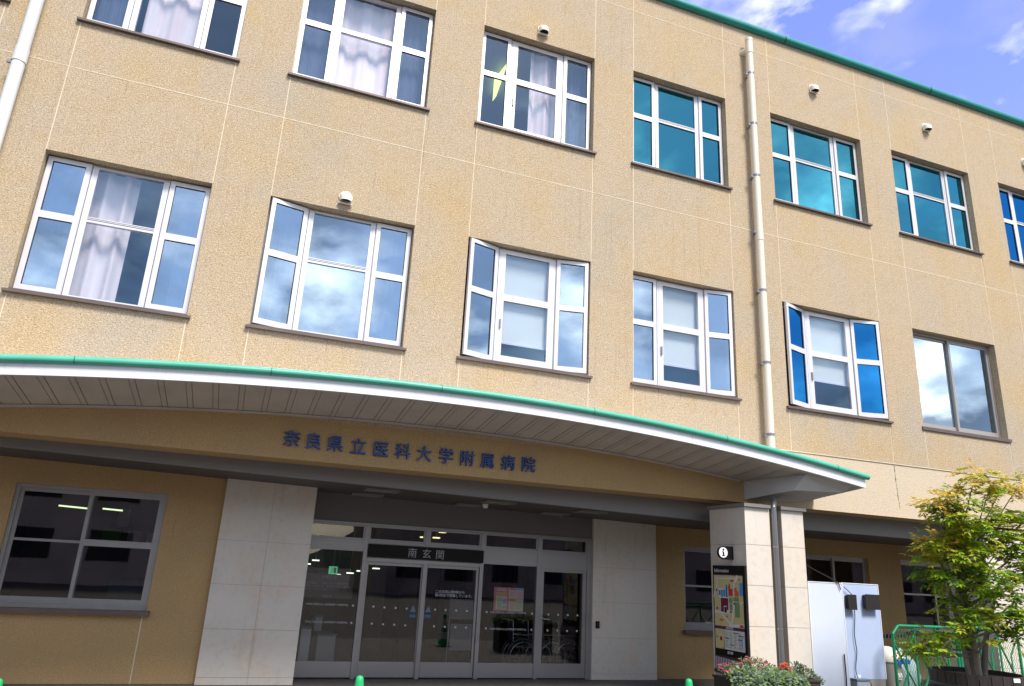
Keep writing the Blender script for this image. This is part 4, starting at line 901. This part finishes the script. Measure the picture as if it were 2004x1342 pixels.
cable([(1672,1192),(1673,1210),(1672,1235),(1674,1256),(1677,1275),(1675,1300),(1676,1318),(1684,1334),(1692,1338),(1697,1333),(1703,1335),(1706,1342)], -.31, .007, 'black cable running down the pale blue panel from the lamp box')
cable([(1578,1106),(1600,1118),(1625,1131),(1639,1139),(1643,1147),(1645,1154)], -.62, .008, 'dark cable hanging over the top of the white panel')
cable([(1652,1280),(1654,1300),(1656,1325),(1657,1345)], -.625, .010, 'short dark cable at the lower right edge of the white panel')
cable([(1651,1148),(1660,1156),(1667,1163)], -.32, .006, 'short thin cable from the white panel to the lamp box')
# utility box low in front of the blue panel
m = MB(); a, b = atY(1677,1329,-.45), atY(1704,1345,-.45); t = thing('junction_box', ((a.x+b.x)/2,-.45,0), 'small grey junction box at the foot of the pale blue panel', 'box')
m.box(a.x, b.x, -.45, -.30, .0, a.z-.02); m.build('body', mat('box_grey', (.40,.45,.52), .5), t, bevel=.005); m = MB(); m.box(a.x-.012, b.x+.012, -.462, -.29, a.z-.02, a.z); m.build('lid', mat('box_lid', (.16,.22,.32), .5), t)
m = MB(); p = atY(1683,1325,-.32); m.box(p.x-.05, p.x+.05, -.29, -.283, p.z-.03, p.z+.03); tag(m.build('white_label', WTXT, origin=(p.x,-.285,p.z)), 'small white label stuck low on the pale blue panel', 'label')
# trash bin + bag
BY = .15; c = atY(1738, 1300, BY)
BN = thing('trash_bin', (c.x, BY, 0), 'grey trash bin with domed lid and blue clip behind the pale blue panel', 'bin')
GB = mat('bin_grey', (.40,.38,.34), .5); m = MB(); ztop_ = atY(1738,1291,BY).z; m.lathe((c.x,BY,0), [(.17,0),(.185,.03),(.21,ztop_-.02),(.215,ztop_)], 28); m.build('body', GB, BN)
m = MB(); m.lathe((c.x,BY,0), [(.222,ztop_-.02),(.225,ztop_+.02),(.20,ztop_+.10),(.13,ztop_+.18),(.05,ztop_+.215),(0,ztop_+.22)], 28); m.build('lid', mat('bin_lid', (.60,.58,.52), .45), BN)
m = MB(); m.box(c.x-.06, c.x+.22, BY-.255, BY-.215, ztop_-.04, ztop_+.035); m.build('clip', mat('clip_blue', (.01,.06,.50), .4), BN)
m = MB(); zl = atY(1738,1320,BY).z; m.box(c.x-.06, c.x+.06, BY-.222, BY-.205, zl-.05, zl+.05); m.box(c.x-.05, c.x+.05, BY-.2235, BY-.2225, zl-.03, zl-.015, 1); m.build('label_sheet', [WTXT, mapm[3]], BN)
m = MB(); cb = atY(1763, 1290, .2); 
bagm = mat('clear_plastic', (.42,.55,.56), .15, transl=.3); 
nn_ = 16; prev = None
for j in range(10):
    t_ = j/9; zz = .05 + t_*(atY(1763,1268,.2).z-.05); rr = .30*math.sin(math.pi*(.18+.82*t_))**.7+.01
    ring = [Vector((cb.x+rr*(1+.12*math.sin(5*a+j)+.08*random.random())*math.cos(a), .2+rr*.7*(1+.1*math.sin(7*a+j))*math.sin(a), zz)) for a in [6.283*k/nn_ for k in range(nn_)]]
    if prev:
        for k in range(nn_): m.poly([prev[k], prev[(k+1)%nn_], ring[(k+1)%nn_], ring[k]], 0, True)
    prev = ring
m.poly(prev); tag(m.build('plastic_bag', bagm, origin=(cb.x,.2,0)), 'bulging clear plastic bag behind the left end of the green fence', 'bag')
# green mesh fence panels
FG = mat('fence_green', (.006,.21,.09), .45, var=[(3, (.008,.27,.12), .45, .7, .6, ONE)]); WR = mat('mesh_wire', (.16,.33,.19), .5)
def fence(xa, xb, y, zt_, label, cl=True, cr=False):
    t = thing('mesh_fence', ((xa+xb)/2, y, 0), label, 'fence', 'green mesh fence panels'); r = .024; zb_ = .12; ch = .13
    f = MB()
    pts_ = [(xa,y,0)] + ([(xa,y,zt_-ch),(xa+ch,y,zt_)] if cl else [(xa,y,zt_)]) + ([(xb-ch,y,zt_),(xb,y,zt_-ch)] if cr else [(xb,y,zt_)]) + [(xb,y,0)]
    for p, q in zip(pts_[:-1], pts_[1:]): f.tube([p, q], r, 8)
    f.tube([(xa,y,zb_),(xb,y,zb_)], r*.8, 8); f.build('frame', FG, t)
    b = MB(); n_ = 3; wx = (xb-xa)/n_
    for i in range(1, n_): b.tube([(xa+wx*i,y,zb_),(xa+wx*i,y,zt_)], .018, 6)
    for i in range(n_):
        x0_, x1_ = xa+wx*i, xa+wx*(i+1); zm = (zb_+zt_)/2; xm = (x0_+x1_)/2
        for q in ([(x0_,y-.01,zt_-.25),(xm,y-.01,zm-.1),(x1_,y-.01,zb_+.1)], [(x1_,y-.012,zt_-.1),(xm,y-.012,zm+.15),(xm,y-.012,zm-.15),(x0_,y-.012,zb_+.02)], [(xm,y-.008,zm),(xm,y-.008,zb_)]): b.tube(q, .014, 5)
    b.build('brace', FG, t)
    wv = MB(); sx = .055; k = 0; x = xa+.03
    while x < xb-.03:
        pp = []; z = zb_+.02; s = 0
        while z < zt_-.03: pp.append((x+(.024 if (s%2) else -.024), y+.004, z)); z += .05; s += 1
        wv.tube(pp, .0055, 4, cap=False); x += sx
    wv.build('wire_mesh', WR, t)
fence(10.22, 11.60, -.60, 1.24, 'green steel mesh fence panel left of the tree trunk')
fence(11.66, 13.05, -.60, 1.25, 'green steel mesh fence panel right of the tree trunk', False, True)

# ---------------------------------------------------------------- things inside the lobby
def wheelchair(x, y, label):
    t = thing('wheelchair', (x, y, 0), label, 'wheelchair', 'wheelchairs parked in the lobby')
    RB = bpy.data.materials.get('rubber') or mat('rubber', (.05,.055,.055), .6); CH = bpy.data.materials.get('chrome') or mat('chrome', (.55,.55,.56), .25, .9); SE = bpy.data.materials.get('seat_cloth') or mat('seat_cloth', (.02,.03,.07), .8)
    for s in (-.14, .14):
        m = MB(); m.tube([(x+.30*math.cos(a), y+s, .31+.30*math.sin(a)) for a in [6.283*k/28 for k in range(29)]], .017, 6, cap=False); m.tube([(x+.25*math.cos(a), y+s*1.2, .31+.25*math.sin(a)) for a in [6.283*k/28 for k in range(29)]], .008, 5, 1, cap=False)
        for k in range(12):
            a = 6.283*k/12; m.tube([(x,y+s,.31),(x+.28*math.cos(a),y+s,.31+.28*math.sin(a))], .003, 3, 1)
        m.lathe((x,y+s,.31), [(.03,-.02),(.03,.02)], 10, 1, 'Y'); m.build('rear_wheel', [RB, CH], t)
        m = MB(); m.tube([(x+.42+.075*math.cos(a), y+s, .085+.075*math.sin(a)) for a in [6.283*k/14 for k in range(15)]], .012, 6, cap=False); m.tube([(x+.42,y+s,.085),(x+.40,y+s,.30)], .01, 6, 1); m.build('caster', [RB, CH], t)
    m = MB()
    for s in (-.12, .12): m.tube([(x-.32,y+s,.93),(x-.20,y+s,.92),(x-.18,y+s,.48),(x+.35,y+s,.46),(x+.45,y+s,.14),(x+.55,y+s,.12)], .011, 6); m.tube([(x-.18,y+s,.68),(x+.22,y+s,.68),(x+.25,y+s,.46)], .011, 6)
    m.build('frame', CH, t); m = MB(); m.box(x-.17, x+.28, y-.10, y+.10, .47, .50); m.box(x-.20, x-.17, y-.10, y+.10, .52, .88); m.build('seat', SE, t)
for k in range(4): wheelchair(5.22+.30*k, 3.05+.02*k if k < 3 else 3.05, ['wheelchair at the left end of the row behind the glass','wheelchair second from the left in the row behind the glass','wheelchair whose wheel stands beside the hinged door post','wheelchair behind the hinged glass door'][k])
GW = mat('grey_white_panel', (.50,.53,.56), .6)
def lobbybox(name, u0_, u1_, v0_, Y, d_, label, cat, mt=GW):
    a, b = atY(u0_,v0_,Y), atY(u1_,v0_,Y); t = thing(name, ((a.x+b.x)/2, Y, 0), label, cat); m = MB(); m.box(a.x, b.x, Y, Y+d_, .04, a.z); m.build('body', mt, t, bevel=.01)
    m = MB(); m.box(a.x+.02, b.x-.02, Y+.02, Y+d_-.02, .0, .04); m.build('base', BLK, t); m = MB(); m.box(a.x-.01, b.x+.01, Y-.01, Y+d_+.01, a.z, a.z+.03); m.build('top', SHELF, t)
lobbybox('cabinet', 590, 610, 1230, 3.1, .4, 'narrow white cabinet close to the left stone wall inside the glass', 'cabinet')
lobbybox('counter', 622, 658, 1243, 3.3, .5, 'low grey counter seen through the left glass pane', 'counter', mat('counter_grey', (.33,.35,.38), .6))
lobbybox('dispenser_stand', 617, 632, 1207, 3.9, .3, 'tall white dispenser stand behind the low grey counter', 'stand')
EA = thing('easel_board', (4.2, 3.4, 0), 'standing easel with a tilted grey board behind the right sliding door', 'sign')
m = MB(); m.hexa([(3.98,3.40,.88),(4.42,3.40,.88),(4.42,3.43,.88),(3.98,3.43,.88),(4.02,3.55,1.22),(4.46,3.55,1.22),(4.46,3.58,1.22),(4.02,3.58,1.22)]); m.box(4.0,4.42,3.42,3.45,.35,.80); m.build('board', mat('easel_grey', (.25,.25,.28), .6), EA)
m = MB()
for x in (3.98,4.44): m.tube([(x-.04,3.38,.02),(x,3.47,.9),(x+.02,3.56,1.22)], .014, 6)
m.tube([(4.2,3.85,.02),(4.22,3.58,1.1)], .014, 6); m.build('leg', DSTEEL, EA)

# ---------------------------------------------------------------- across the street (seen only in the glass)
OB = thing('opposite_building', (26, -34, 0), 'low beige building across the street reflected in the entrance glass', 'building')
m = MB(); m.box(9, 60, -44, -34, 0, 7.5); m.build('wall', mat('opposite_wall', (.36,.29,.20), .9, var=[(.6, (.16,.14,.11), .45, .7, .7, ONE)]), OB)
m = MB(); m.box(8.6, 60.4, -44.4, -33.6, 7.5, 7.8); m.build('roof', TRIM, OB)
m = MB()
for k in range(15):
    for z in (1.0, 4.4): m.box(10.5+k*3.3, 12.4+k*3.3, -33.99, -33.95, z, z+1.6)
m.build('window', DARK, OB)
OC = thing('added_block', (-30, -30, 0), 'block added across the street to cut low sky light, reflected in the left ground floor window', 'building')  # added behind the camera to keep low sky light out of the porch
m = MB(); m.box(-70, .5, -42, -30, 0, 9.5); m.build('wall', mat('added_block_wall', (.60,.49,.34), .9, var=[(.6, (.36,.29,.20), .45, .7, .7, ONE)]), OC)
m = MB(); m.box(-70.4, .9, -42.4, -29.6, 9.5, 9.8); m.build('roof', TRIM, OC)
m = MB()
for k in range(18):
    for z in (1.2, 4.2, 7.0): m.box(-66+k*3.7, -64+k*3.7, -29.99, -29.95, z, z+1.5)
m.build('window', DARK, OC)
hm = MB(); pr_ = None
for k in range(61):
    x = -300+k*10; h = 14+7*math.sin(k*.35)+4*math.sin(k*.9+1)+2*math.sin(k*2.1); q = [(x,-230,-1),(x,-245,h),(x,-300,-1)]
    if pr_: hm.poly([pr_[0],q[0],q[1],pr_[1]], 0, True); hm.poly([pr_[1],q[1],q[2],pr_[2]], 0, True)
    pr_ = q
tag(hm.build('hills', mat('hill_forest', (.025,.04,.03), .95, var=[(.08, (.04,.06,.03), .45, .6, .8, ONE)])), kind='structure')
